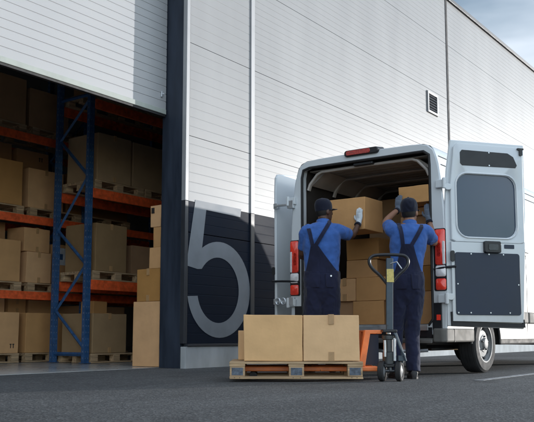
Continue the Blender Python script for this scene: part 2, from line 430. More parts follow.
# ------------------------------------------------------------------ racks
def rack(x0, yf, yr, bays, blen, levels, bh, label, frames, height=5.6):
    t = tag(empty('pallet_rack', (x0, yf, 0)), label, 'rack', 'warehouse racks')
    D = yr-yf
    for k in range(bays+1):
        X = k*blen
        if k in frames:
            for y in (0, D):
                m = MB(); m.box(X-.05, X+.05, y-.035, y+.035, .012, height)
                for q in range(int(height/.1)):
                    for dx in (-.022, .022): m.box(X+dx-.006, X+dx+.006, y-.0365, y-.035, .1*q+.08, .1*q+.10, 1)
                    m.box(X-.0515, X-.05, y-.01, y+.01, .1*q+.08, .1*q+.105, 1)
                m.box(X-.07, X+.07, y-.06, y+.06, .013, .022)
                m.build('upright', [M['rack_blue'], M['hole']], t, bevel=.006)
            nodes = [(0, 4.26), (1, 3.64), (0, 2.99), (1, 2.15), (0, 1.56), (1, .84), (0, .24)]
            prs = [((a, z), (b, w)) for (a, z), (b, w) in zip(nodes, nodes[1:])] + [((0, 4.33), (1, 4.33)), ((0, .15), (1, .15))]
            for (a, za), (b, zb_) in prs:
                m = MB(); m.tube([(X, a*(D-.06)+.03, za), (X, b*(D-.06)+.03, zb_)], .03, 4, flat=(.75, 1.0))
                m.build('brace', M['rack_blue'], t)
        if k < bays:
            for L in levels:
                for y in (-.02, D+.02):
                    m = MB(); m.box(X+.051, X+blen-.051, y-.022, y+.022, L-bh, L)
                    m.box(X+.051, X+blen-.051, y-.026, y-.022, L-bh*.68, L-bh*.32)
                    m.build('beam', M['rack_orange'], t, bevel=.006)
    return t
rack(8.52, 9.70, 10.46, 1, 2.75, (1.32, 2.79, 4.26), .155, 'blue and orange pallet rack on the right, its braced end frame facing the doorway', (0, 1))
rack(6.70, 10.82, 11.85, 2, 2.72, (1.155, 2.40, 3.76), .13, 'deeper orange beamed rack on the left behind the braced blue frame', (0, 1, 2))

# front rack load
G1 = 'cartons stored on the racks'
FY = 9.66
for L, lab in ((.012, 'pallet on the floor under the lowest beam of the nearer rack'), (1.321, 'pallet on the lowest beam of the nearer right rack'), (2.791, 'pallet on the middle beam of the nearer rack, beside the blue frame'), (4.261, 'dim pallet on the top beam of the nearer rack, beside the blue frame')):
    pallet(9.16, FY, L, lab)
pallet(10.30, FY, 2.791, 'pallet on the middle beam of the nearer rack, beside the door jamb')
pallet(10.30, FY, 4.261, 'dim pallet on the top beam of the nearer rack, beside the door jamb')
pallet(10.30, FY, 1.321, 'pallet on the lowest beam of the nearer rack behind the stacked boxes')
carton(8.64, 9.36, FY+.01, .162, .63, .74, 'big shaded brown carton on the floor pallet right of the blue frame', 'card_shaded', group=G1, tape=True)
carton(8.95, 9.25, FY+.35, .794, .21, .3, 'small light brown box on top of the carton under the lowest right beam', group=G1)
carton(8.66, 9.33, FY+.01, 1.471, .77, .74, 'tall shaded carton on the lowest beam of the right rack', 'card_shaded', group=G1, tape=True)
carton(8.66, 9.40, FY+.01, 2.941, .78, .74, 'tall dark carton on the middle beam right beside the blue frame', 'card_shaded', group=G1, tape=True)
carton(9.46, 10.25, FY+.02, 2.941, .77, .74, 'dark carton on the middle beam beside the door jamb', 'card_shaded', group=G1)
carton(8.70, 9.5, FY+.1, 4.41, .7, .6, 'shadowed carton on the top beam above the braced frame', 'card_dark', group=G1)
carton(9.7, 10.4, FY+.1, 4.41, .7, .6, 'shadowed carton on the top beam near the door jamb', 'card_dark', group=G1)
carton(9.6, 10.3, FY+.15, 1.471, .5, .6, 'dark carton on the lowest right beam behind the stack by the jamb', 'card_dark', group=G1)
# back rack load, left of the frame
BY = 10.84
for L, nm in ((.012, 'floor'), (1.156, 'lowest beam'), (2.401, 'middle beam'), (3.761, 'top beam')):
    pallet(7.60, BY, L, 'pallet on the %s of the deeper rack, leftmost of its level' % nm)
    pallet(8.82, BY, L, 'pallet on the %s of the deeper rack, just left of the blue frame' % nm)
    pallet(10.0, BY, L, 'pallet on the %s of the deeper rack, seen past the blue frame' % nm)
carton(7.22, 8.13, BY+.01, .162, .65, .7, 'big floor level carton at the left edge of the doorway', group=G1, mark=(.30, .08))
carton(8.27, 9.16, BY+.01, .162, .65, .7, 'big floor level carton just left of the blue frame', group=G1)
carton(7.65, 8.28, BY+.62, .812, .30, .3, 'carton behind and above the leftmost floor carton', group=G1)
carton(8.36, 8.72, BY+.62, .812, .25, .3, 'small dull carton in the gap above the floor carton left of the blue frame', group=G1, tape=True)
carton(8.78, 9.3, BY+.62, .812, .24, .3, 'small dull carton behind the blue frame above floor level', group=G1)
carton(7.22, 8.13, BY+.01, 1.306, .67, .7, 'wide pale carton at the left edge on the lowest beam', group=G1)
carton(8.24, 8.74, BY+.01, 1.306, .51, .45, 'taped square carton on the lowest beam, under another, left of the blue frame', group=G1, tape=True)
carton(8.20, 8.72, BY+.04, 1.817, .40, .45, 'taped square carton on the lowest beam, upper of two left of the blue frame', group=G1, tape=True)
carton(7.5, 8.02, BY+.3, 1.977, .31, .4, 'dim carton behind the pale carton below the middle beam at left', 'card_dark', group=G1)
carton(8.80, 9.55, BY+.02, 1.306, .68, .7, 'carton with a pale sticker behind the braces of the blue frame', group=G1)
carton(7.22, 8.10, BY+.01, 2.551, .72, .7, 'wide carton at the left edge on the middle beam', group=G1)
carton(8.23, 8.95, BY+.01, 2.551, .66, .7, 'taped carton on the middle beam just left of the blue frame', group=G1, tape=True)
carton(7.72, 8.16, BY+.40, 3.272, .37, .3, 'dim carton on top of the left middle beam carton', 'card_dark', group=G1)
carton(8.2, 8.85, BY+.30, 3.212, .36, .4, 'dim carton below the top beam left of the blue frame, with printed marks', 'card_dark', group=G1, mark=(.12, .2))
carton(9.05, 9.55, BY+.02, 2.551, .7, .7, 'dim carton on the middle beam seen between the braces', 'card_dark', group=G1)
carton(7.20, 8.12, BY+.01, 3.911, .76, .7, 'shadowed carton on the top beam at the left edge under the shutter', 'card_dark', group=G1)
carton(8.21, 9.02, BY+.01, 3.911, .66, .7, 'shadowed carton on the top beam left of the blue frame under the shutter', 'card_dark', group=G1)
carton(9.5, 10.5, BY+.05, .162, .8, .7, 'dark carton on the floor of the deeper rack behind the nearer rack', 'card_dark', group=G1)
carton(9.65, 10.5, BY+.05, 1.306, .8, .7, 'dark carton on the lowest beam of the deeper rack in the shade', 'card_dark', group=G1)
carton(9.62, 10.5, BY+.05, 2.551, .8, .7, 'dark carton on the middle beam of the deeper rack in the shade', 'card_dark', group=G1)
# sticker on the carton behind the braces
for o in list(col.objects):
    if o.get('label', '').startswith('carton with a pale sticker'):
        b = MB(); b.box(-.33, -.13, -.0065, 0, .33, .62); b.build('sticker', M['glove_white'], o)
        b = MB(); b.box(-.27, -.19, -.0075, -.0066, .42, .52); b.build('sticker_print', M['rack_blue'], o)

# ------------------------------------------------------------------ loaded pallet in front
CA = R_(-54)                         # local x runs to the right, local y away
U = Vector((math.cos(CA), math.sin(CA), 0)); Fv = Vector((-math.sin(CA), math.cos(CA), 0))
PO = Vector((6.477, 4.357, .03))
pw, pd, ph = 1.29, .84, .165
pt = tag(empty('loaded_pallet', PO, CA), 'worn wooden pallet lifted on an orange jack, carrying two large cartons in front', 'pallet')
m = MB()
for k in range(7):
    y = k*(pd-.1)/6; m.box(-pw/2, pw/2, y, y+.1, ph-.022, ph, jit=.002)
for x in (-pw/2, -.075, pw/2-.15): m.box(x, x+.15, .003, pd-.003, ph-.046, ph-.023)
m.build('deck', M['wood'], pt, bevel=.003)
for y in (.004, pd/2-.05, pd-.104):
    for i, x in enumerate((-pw/2+.004, -.07, pw/2-.149)):
        w = .145
        m = MB(); m.box(x, x+w, y, y+.1, .023, ph-.047); bl = m.build('block', M['wood'], pt, bevel=.003)
        if y < .1:
            m = MB(); m.box(x+.018, x+w-.018, y-.0015, y, .035, ph-.058); m.build('stamp', M['stamp'], bl)
    m = MB(); m.box(-pw/2, pw/2, y-.004, y+.104, 0, .022, jit=.004); bb = m.build('bottom_board', M['wood'], pt, bevel=.003)
    if y < .1:
        m = MB()
        for x in (-pw/2+.05, -pw/2+.10, -.03, .04, pw/2-.11, pw/2-.06): m.tube([(x, y-.008, .012), (x, y-.003, .012)], .0045, 6)
        m.build('nail_heads', M['steel'], bb)
def on_pallet(x0, x1, y, h, d, label, tape, rz=0, m='card_load'):
    w = x1-x0; c = PO+U*((x0+x1)/2)+Fv*y
    t = tag(empty('cardboard_box', (c.x, c.y, .03+ph+.001), CA+rz), label, 'box', 'boxes on the front pallet')
    card_mesh(w, d, h, 'carton', M[m], t)
    if tape: tape_bits(t, w, h, d).build('tape', M['tape'], t)
    b = MB(); b.box(-w/2+.004, w/2-.004, d/2-.002, d/2+.002, h-.001, h+.0012); b.build('flap_seam', M['print_black'], t)
on_pallet(-.508, .060, .015, .449, .40, 'large plain tan carton, left of the two at the front of the low pallet', False)
on_pallet(.070, .615, .012, .447, .40, 'large tan carton with brown tape, right one at the front of the low pallet', True)
on_pallet(-.575, .0, .43, .30, .40, 'lower tan carton behind the plain left carton, only its left edge showing', False)
on_pallet(.03, .645, .43, .31, .40, 'lower tan carton behind the taped right carton, only its right edge showing', False)

# ------------------------------------------------------------------ pallet jack
JO = Vector((8*0, 0, 0)) + Vector((7.076, 3.703, 0))
jk = tag(empty('pallet_jack', JO, CA), 'orange hand pallet jack with a tall grey handle under the loaded pallet', 'pallet jack')
# local x to the right, y away, origin below the handle foot
for y in (.20, .60):
    m = MB(); m.box(-1.42, -.06, y-.08, y+.08, .092, .140); m.box(-1.52, -1.42, y-.055, y+.055, .10, .132)
    f_ = m.build('fork', M['jack_orange'], jk, bevel=.012)
    m = MB(); m.tube([(-1.30, y-.05, .045), (-1.30, y+.05, .045)], .04, 14); m.build('load_roller', M['rubber'], f_, smooth=True)
for y in (.20, .60):
    m = MB(); m.prism([(-.255, .138), (-.185, .50), (-.02, .50), (-.02, .462), (-.135, .462), (-.190, .138)], lambda a, b, t: (a, t, b), y-.075, y-.06)
    m.prism([(-.255, .138), (-.185, .50), (-.165, .50), (-.225, .138)], lambda a, b, t: (a, t, b), y-.059, y+.075)
    m.build('heel_plate', M['jack_orange'], jk, bevel=.006)
m = MB(); m.box(-.186, -.018, .278, .522, .478, .499); m.build('heel_plate', M['jack_orange'], jk, bevel=.006)
m = MB(); m.prism([(-.188, .150), (-.135, .455), (-.03, .455), (-.03, .150)], lambda a, b, t: (a, t, b), .29, .50)
m.build('heel_infill', M['trim_panel'], jk)
m = MB(); m.lathe([(.062, 0), (.062, .11), (.05, .12), (.05, .235), (.066, .24), (.066, .275), (.03, .29)], Matrix.Translation((.035, .05, .17)), 20)
m.build('pump_body', M['steel'], jk, smooth=True)
m = MB(); m.lathe([(.022, 0), (.022, .2)], Matrix.Translation((.035, .05, .40)), 14); m.tube([(.085, -.005, .20), (.085, -.005, .42)], .016, 10); m.tube([(-.012, -.02, .24), (-.012, -.02, .40)], .013, 10)
m.build('pump_rod', M['alu'], jk, smooth=True)
m = MB(); m.box(-.03, .11, -.03, .13, .475, .505); m.build('yoke', M['black_plastic'], jk, bevel=.008); m = MB(); m.box(-.02, .09, .0, .1, .135, .17); m.build('yoke', M['black_plastic'], jk, bevel=.008)
def wheel_small(x):
    m = MB(); T = Matrix.Translation((x, .03, .1)) @ Matrix.Rotation(R_(-72), 4, 'Z') @ Matrix.Rotation(R_(90), 4, 'X') 
    T = Matrix.Translation((x, .03, .1)) @ Matrix.Rotation(R_(-22), 4, 'Z') @ Matrix.Rotation(R_(90), 4, 'Y')
    m.lathe([(.062, -.026), (.092, -.027), (.1, -.018), (.1, .018), (.092, .027), (.062, .026), (.062, -.026)], T, 28, 0, False)
    w = m.build('steering_wheel', M['tyre'], jk, smooth=True)
    m = MB(); m.lathe([(.02, -.032), (.024, -.03), (.064, -.018), (.064, .018), (.024, .03), (.02, .032)], T, 24); m.build('wheel_hub', M['rim'], w, smooth=True)
wheel_small(-.035); wheel_small(.135)
m = MB(); m.tube([(-.06, .04, .1), (.16, .02, .1)], .016, 10); m.tube([(.05, .04, .1), (.04, .05, .18)], .03, 10); m.build('axle', M['steel'], jk, smooth=True)
m = MB(); m.tube([(.07, .0, .50), (.10, -.02, .44), (.135, -.03, .33), (.175, -.035, .25), (.19, -.03, .20)], .011, 8); m.tube([(.10, .02, .47), (.16, .02, .30), (.165, .02, .18)], .014, 8); m.box(.12, .19, -.02, .05, .20, .25)
m.build('release_linkage', M['jack_blue'], jk, smooth=True)
m = MB(); m.box(-.033, .033, -.022, .022, .50, 1.21, T=Matrix.Translation((.035, .03, 0)) @ Matrix.Rotation(R_(1.0), 4, 'Y'))
post = m.build('handle_post', M['jack_blue'], jk, bevel=.006)
lp = [(.05, .03, .93), (.13, .03, 1.03), (.205, .03, 1.10), (.238, .03, 1.155), (.235, .03, 1.205), (.20, .03, 1.235), (.13, .03, 1.243), (.05, .03, 1.245), (-.03, .03, 1.243), (-.10, .03, 1.235), (-.14, .03, 1.205), (-.143, .03, 1.155), (-.11, .03, 1.10), (-.035, .03, 1.03), (.045, .03, .93)]
def smooth_pts(p, k=4):
    p = [Vector(q) for q in p]; out = []
    for i in range(len(p)-1):
        a = p[max(0, i-1)]; b = p[i]; c = p[i+1]; d = p[min(len(p)-1, i+2)]
        for s in range(k):
            t = s/k; out.append(.5*((2*b)+(c-a)*t+(2*a-5*b+4*c-d)*t*t+(3*b-a-3*c+d)*t**3))
    out.append(p[-1]); return out
m = MB(); m.tube(smooth_pts(lp), .0165, 10); m.build('loop_handle', M['black_plastic'], jk, smooth=True)
m = MB(); m.box(.022, .092, .002, .0065, .97, 1.10); m.build('yellow_label', M['yellow'], post)
m = MB(); m.tube([(.05, .02, 1.15), (.12, -.02, 1.17), (.165, -.03, 1.10)], .007, 8); m.build('release_lever', M['alu'], jk, smooth=True)

# ------------------------------------------------------------------ van
VX, VC = 8.15, 4.53
van = tag(empty('delivery_van', (VX, VC, 0)), 'white panel van backed beside the warehouse with both rear doors swung open', 'van')
def vb(mb, name, m, parent=van, **k):
    mb.v = [tuple(Vector(p)-Vector((VX, VC, 0))) for p in mb.v]
    return mb.build(name, m, parent, **k)
side = [(1.005, .45), (1.018, .62), (1.024, .90), (1.026, 1.20), (1.022, 1.5), (1.012, 1.8), (.990, 2.08), (.955, 2.33), (.938, 2.40), (.925, 2.44), (.902, 2.505), (.86, 2.553), (.78, 2.582), (.6, 2.592), (.3, 2.597), (0, 2.598)]
def hw(z):
    if z <= side[0][1]: return side[0][0]
    for (a, za), (b, zb) in zip(side, side[1:]):
        if z <= zb: return a+(b-a)*(z-za)/(zb-za)
    return 0
def ztop(X):                       # height of the roof line along the van
    x = X-VX
    for (a, za), (b, zb) in zip(TOP, TOP[1:]):
        if x <= b: return za+(zb-za)*(x-a)/(b-a)
    return TOP[-1][1]
TOP = [(0, 2.598), (4.55, 2.598), (4.85, 2.50), (5.55, 1.46), (6.15, 1.13), (6.35, .85), (6.4, .6)]
RW, FW, WR = 9.32, 13.30, .35      # wheel centres along x
def zb_(X):
    z = .40 if X-VX < 5.9 else .34
    for c in (RW, FW):
        d = abs(X-c)
        if d < .46: z = max(z, .35+math.sqrt(.46**2-d*d)*.98)
    return z
xs = sorted(set([VX+.0, VX+.05, VX+.3, VX+.6] + [RW+.46*math.cos(R_(a)) for a in range(0, 181, 10)] + [FW+.46*math.cos(R_(a)) for a in range(0, 181, 10)] + [VX+a for a in (1.8, 2.2, 2.7, 3.2, 3.7, 4.2, 4.55, 4.7, 4.85, 5.0, 5.15, 5.3, 5.4, 5.55, 5.7, 5.85, 6.0, 6.15, 6.25, 6.35, 6.4)]))
rings = []
for X in xs:
    zt = ztop(X); zb = min(zb_(X), zt-.05); nose = max(0, (X-VX-4.55)/1.85); nar = 1-.10*nose**3
    half = []
    for k in range(7):
        z = zb+(min(2.08, zt-.2 if zt > .9 else zt-.06)-zb)*k/6 if zt < 2.3 else zb+(2.08-zb)*k/6
        half.append((hw(z)*nar, z))
    zs = half[-1][1]; h0 = half[-1][0]/nar
    for a, z in side[7:]:
        half.append((h0*(a/.990)*nar, zs+(z-2.08)/(2.598-2.08)*(zt-zs)))
    rings.append([(X, VC-a, z) for a, z in half]+[(X, VC+a, z) for a, z in reversed(half[:-1])])
mb = MB(); mb.loft(rings, False, 0, closed=False)
# rear frame around the opening
N = 96; angs = [2*math.pi*k/N+.013 for k in range(N)]
outer = [(-a, z) for a, z in side]+[(a, z) for a, z in reversed(side[:-1])]
inner = rrect(-.865, .862, .545, 2.505, .075)
cO, cI = polar(outer, (0, 1.5), angs), polar(inner, (0, 1.5), angs)
mb.loft([[(VX, VC+a, z) for a, z in cO], [(VX-.012, VC+a*.985, 1.5+(z-1.5)*.992) for a, z in cO], [(VX-.012, VC+a, z) for a, z in cI], [(VX+.09, VC+a*.985, z) for a, z in cI]], False)
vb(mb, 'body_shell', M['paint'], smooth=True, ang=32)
mb = MB()
mb.tube([(VX-.008, VC+a*.985, 1.5+(z-1.5)*.99) for a, z in cI]+[(VX-.008, VC+cI[0][0]*.985, 1.5+(cI[0][1]-1.5)*.99)], .017, 8)
vb(mb, 'door_seal', M['rubber'], smooth=True)
# cargo space
mb = MB()
c2 = [(a*.985, z) for a, z in cI]
mb.loft([[(VX+.085, VC+a, z) for a, z in c2], [(VX+3.45, VC+a, z) for a, z in c2], [(VX+3.46, VC+a*.05, 1.5+(z-1.5)*.05) for a, z in c2]], False)
vb(mb, 'cargo_lining', M['lining'], smooth=True)
mb = MB(); mb.box(VX+.02, VX+3.4, VC-.80, VC+.80, .553, .560)
vb(mb, 'cargo_floor', M['card_dark'])
mb = MB(); mb.box(VX-.03, VX+.06, VC-.80, VC+.80, .535, .566); mb.box(VX-.034, VX-.03, VC-.80, VC+.80, .50, .55)
vb(mb, 'door_sill', M['alu'], bevel=.005)
mb = MB(); mb.box(VX+.10, VX+3.40, VC-.80, VC+.80, 2.462, 2.474)
for k in range(26): mb.box(VX+.16+.125*k, VX+.20+.125*k, VC-.60, VC+.60, 2.457, 2.463)
vb(mb, 'roof_lining', M['roof_lining'])
for i, x in enumerate((.08, .68, 1.22, 1.8, 2.4)):
    mb = MB(); pts = [(VX+x, VC+s*.84, z) for s, z in ((-.96, 2.23), (-.93, 2.30), (-.80, 2.415), (-.72, 2.44), (0, 2.446), (.72, 2.44), (.80, 2.415), (.93, 2.30), (.96, 2.23))]
    mb.tube(pts, .034, 8, flat=(1, .55)); vb(mb, 'roof_rib', M['rib'], smooth=True)
for s in (-1, 1):
    mb = MB(); mb.prism([(.62*s, 2.475), (.835*s, 2.32), (.815*s, 2.30), (.60*s, 2.455)], lambda a, b, t: (t, VC+a, b), VX+.16, VX+3.2)
    vb(mb, 'roof_rail', M['rib'])
    mb = MB()
    for k in range(16):
        mb.prism([(.655*s, 2.432), (.76*s, 2.357), (.757*s, 2.350), (.652*s, 2.425)], lambda a, b, t: (t, VC+a-.004*s, b-.003), VX+.24+.18*k, VX+.33+.18*k)
    vb(mb, 'rail_hole', M['gap'])
mb = MB(); mb.box(VX+.0, VX+.07, VC-.13, VC+.13, 2.44, 2.475); vb(mb, 'lock_striker', M['black_plastic'], bevel=.01)
# high brake light
T = Matrix.Translation((VX-.03, VC+.0, 2.595))
mb = MB(); mb.loft([[(VX-.045, VC+a, z) for a, z in rrect(-.225, .225, 2.555, 2.628, .034)], [(VX+.10, VC+a, z) for a, z in rrect(-.245, .245, 2.55, 2.645, .04)]])
bl = vb(mb, 'high_brake_light', M['black_plastic'], bevel=.008, smooth=True)
mb = MB(); mb.loft([[(VX-.052, VC+a, z) for a, z in rrect(-.12, .195, 2.568, 2.618, .022)], [(VX-.046, VC+a, z) for a, z in rrect(-.125, .20, 2.565, 2.621, .024)]])
vb(mb, 'lens', M['dark_red_lens'], bl, smooth=True)
# tail lights
for s in (-1, 1):
    def TL(z0, z1, a0, a1, x): return [[(VX-x, VC+s*a, z) for a, z in rrect(a0, a1, z0, z1, min(.022, (a1-a0)*.4))]]
    mb = MB(); mb.loft(TL(.925, 1.61, .878, 1.024, -.04)+TL(.925, 1.61, .878, 1.024, .018))
    tl = vb(mb, 'tail_light', M['black_plastic'], smooth=True)
    for nm, z0, z1, a0, a1, mm in (('red_lens', 1.21, 1.60, .90, 1.018, 'red_lens'), ('clear_lens', 1.08, 1.203, .90, 1.018, 'clear_lens'), ('lower_lens', .935, 1.06, .90, 1.018, 'red_lens'), ('clear_strip', 1.21, 1.47, .985, 1.016, 'clear_lens')):
        e = .006 if nm == 'clear_strip' else 0
        mb = MB(); mb.loft(TL(z0, z1, a0, a1, .017)+TL(z0, z1, a0, a1, .026+e)+TL(z0+.006, z1-.006, a0+.006, a1-.006, .034+e))
        vb(mb, nm, M[mm], tl, smooth=True, ang=50)
    mb = MB(); mb.loft(TL(1.30, 1.45, .925, .965, .033)+TL(1.30, 1.45, .925, .965, .037)); vb(mb, 'lens_square', M['dark_red_lens'], tl, smooth=True)
    for z in (.84, 2.10):                         # hinges
        mb = MB(); mb.box(VX-.05, VX-.001, VC+s*.93, VC+s*1.035, z-.045, z+.045) if s > 0 else mb.box(VX-.05, VX-.001, VC-1.035, VC-.93, z-.045, z+.045)
        mb.tube([(VX-.05, VC+s*1.035, z-.06), (VX-.05, VC+s*1.035, z+.06)], .022, 10)
        vb(mb, 'hinge', M['paint'], bevel=.008)
    mb = MB(); lo, hi = sorted((VC+s*.845, VC+s*.96)); mb.box(VX-.02, VX-.0005, lo, hi, .50, .80); pl_ = vb(mb, 'lower_corner_panel', M['black_plastic'], bevel=.008)
    mb = MB(); lo, hi = sorted((VC+s*.90, VC+s*.945)); mb.box(VX-.026, VX-.02, lo, hi, .61, .67); vb(mb, 'reflector', M['red_lens'], pl_)
# bumper, underside, wheels
for s in (-1, 1):
    a0, a1, a2 = s*.875, s*1.03, s*.985
    mb = MB(); mb.prism([(VX-.085, a0), (VX-.085, a1-s*.04), (VX-.05, a1), (VX+.72, a1), (VX+.72, a2), (VX+.05, a2), (VX+.05, a0)], lambda a, b, t: (a, VC+b, t), .372, .522)
    bp = vb(mb, 'bumper_corner', M['bumper_grey'], bevel=.02, seg=3)
    mb = MB(); lo, hi = sorted((s*1.029, s*1.033)); mb.box(VX+.14, VX+.155, VC+lo, VC+hi, .375, .52); vb(mb, 'bumper_joint', M['rubber'], bp)
mb = MB(); mb.prism([(VX-.10, .36), (VX-.10, .40), (VX-.02, .42), (VX-.02, .38)], lambda a, b, t: (a, t, b), VC-.87, VC+.87); vb(mb, 'bumper_step', M['bumper_grey'], bevel=.008)
mb = MB(); mb.box(VX-.02, VX+.10, VC-.84, VC+.84, .425, .534); vb(mb, 'rear_apron', M['black_plastic'])
mb = MB(); mb.box(VX+.11, VX+5.8, VC-.72, VC+.72, .34, .535); mb.box(VX+.2, VX+.9, VC-.35, VC+.35, .25, .35)
mb.box(VX+1.7, VX+4.6, VC-.98, VC-.80, .33, .42); mb.box(VX+1.7, VX+4.6, VC+.80, VC+.98, .33, .42)
vb(mb, 'underbody', M['under'], bevel=.02)
mb = MB(); mb.tube([(RW, VC-.80, .34), (RW, VC+.80, .34)], .06, 14); vb(mb, 'axle', M['steel'], smooth=True); mb = MB(); mb.tube([(FW, VC-.80, .34), (FW, VC+.80, .34)], .05, 14)
vb(mb, 'axle', M['steel'], smooth=True)
for s in (-1, 1): mb = MB(); mb.box(VX+.5, VX+2.0, VC+s*.56-.035, VC+s*.56+.035, .27, .30); vb(mb, 'leaf_spring', M['steel'])
mb = MB(); mb.tube([(VX+.0, VC-.78, .285), (VX-.06, VC-.66, .275), (VX-.07, VC-.30, .27), (VX+.05, VC-.1, .28)], .028, 8, flat=(1, .7)); mb.box(VX-.06, VX-.02, VC-.60, VC-.35, .29, .385)
vb(mb, 'tow_bar', M['alu'], smooth=True)
for cx in (RW, FW):
    for s in (-1, 1):
        Tm = Matrix.Translation((cx, VC+s*(.985-.11), WR)) @ Matrix.Rotation(R_(90)*(-s), 4, 'X')   # local +z points outward
        mb = MB(); mb.lathe([(.205, -.10), (.25, -.115), (.315, -.112), (.338, -.092), (.344, -.07), (.338, -.064), (.345, -.058), (.346, -.022), (.339, -.018), (.346, -.014), (.346, .014), (.339, .018), (.346, .022), (.345, .058), (.338, .064), (.344, .07), (.338, .092), (.315, .112), (.25, .115), (.225, .112), (.205, .10), (.205, -.10)], Tm, 56, 0, False)
        ty = MB(); ty.v, ty.f, ty.m = mb.v, mb.f, mb.m
        w = vb(ty, 'wheel', M['tyre'], smooth=True, ang=25)
        mb = MB(); mb.lathe([(.206, -.09), (.206, .075), (.222, .10), (.226, .112), (.212, .112), (.202, .09), (.188, .05), (.172, .052), (.155, .075), (.105, .082), (.098, .09), (.07, .092), (.062, .118), (.045, .124), (.01, .124)], Tm, 48)
        vb(mb, 'rim', M['rim'], w, smooth=True, ang=30)
        mb = MB()
        for k in range(10):
            a = 2*math.pi*k/10; T2 = Tm @ Matrix.Translation((.170*math.cos(a), .170*math.sin(a), .064)) @ Matrix.Rotation(a, 4, 'Z') @ Matrix.Rotation(R_(-48), 4, 'Y')
            mb.lathe([(.021, -.012), (.021, .0035)], T2, 10)
        vb(mb, 'rim_hole', M['gap'], w)
        mb = MB()
        for k in range(5):
            a = 2*math.pi*k/5+.3; mb.lathe([(.011, .085), (.011, .108), (.005, .112)], Tm @ Matrix.Translation((.083*math.cos(a), .083*math.sin(a), 0)), 6)
        vb(mb, 'wheel_nut', M['steel'], w)
        mb = MB(); pts = []
        for k in range(0, 181, 10): pts.append((cx+.462*math.cos(R_(k)), VC+s*.99, .35+.455*math.sin(R_(k))))
        mb.tube(pts, .02, 8); vb(mb, 'arch_lip', M['black_plastic'], smooth=True)
        mb = MB(); mb.loft([[(cx+r*math.cos(R_(k)), VC+s*y, .35+r*.97*math.sin(R_(k))) for k in range(0, 181, 12)] for r, y in ((.47, .985), (.47, .70), (.02, .69))], False, closed=False)
        vb(mb, 'wheel_well', M['under'])
# side details
for s in (-1, 1):
    mb = MB()
    for z in (2.335, 2.435):
        pts = [(VX+x, VC+s*(hw(z)+.001), z) for x in (.06, 1.5, 3.0, 4.1)]; mb.tube(pts, .006, 6)
    z0 = .50; pts = []
    for X in (10.78, 12.55):
        mb.tube([(X, VC+s*(hw(z)+.0005), z) for z in (.45, .62, .9, 1.2, 1.5, 1.8, 2.08, 2.30)], .005, 6)
    mb.tube([(9.95, VC+s*(hw(1.56)+.0), 1.56), (10.9, VC+s*(hw(1.56)), 1.56)], .008, 6)
    vb(mb, 'panel_gap', M['rubber'])
    mb = MB()
    for a, b in ((9.86, 10.76), (10.80, 12.54)):
        mb.box(a, b, *sorted((VC+s*1.0, VC+s*1.045)), .60, .755)
    vb(mb, 'side_moulding', M['bumper_grey'], bevel=.02)
    mb = MB(); mb.box(10.56, 10.74, *sorted((VC+s*1.0, VC+s*1.05)), 1.50, 1.55); vb(mb, 'door_handle', M['black_plastic'], bevel=.012)
    # cab side window
    win = [(4.55, 1.55), (4.55, 2.12), (4.82, 2.16), (5.26, 1.60)]
    mb = MB(); mb.prism(win, lambda a, b, t: (VX+a, VC+s*(hw(b)*(.985 if a > 4.8 else .995)+t), b), -.01, .012)
    vb(mb, 'side_window', M['glass'])
    mb = MB(); mb.box(VX+5.06, VX+5.20, *sorted((VC+s*1.06, VC+s*1.25)), 1.45, 1.80); mb.tube([(VX+5.12, VC+s*.98, 1.5), (VX+5.12, VC+s*1.1, 1.52)], .03, 8)
    vb(mb, 'wing_mirror', M['black_plastic'], bevel=.04, seg=3)
    mb = MB(); mb.ball((VX+6.06, VC+s*.70, .92), .2, .16, .1); vb(mb, 'headlight', M['clear_lens'], smooth=True)
mb = MB(); mb.prism([(-.78, 4.90), (.78, 4.90), (.86, 5.50), (-.86, 5.50)], lambda a, b, t: (VX+b+t*.83, VC+a, ztop(VX+b)+.004+t*.55), 0, .012)
vb(mb, 'windscreen', M['glass'])
mb = MB(); mb.box(VX+6.33, VX+6.46, VC-.9, VC+.9, .33, .62); mb.box(VX+6.3, VX+6.4, VC-.45, VC+.45, .66, .82); vb(mb, 'front_bumper', M['black_plastic'], bevel=.03, seg=3)
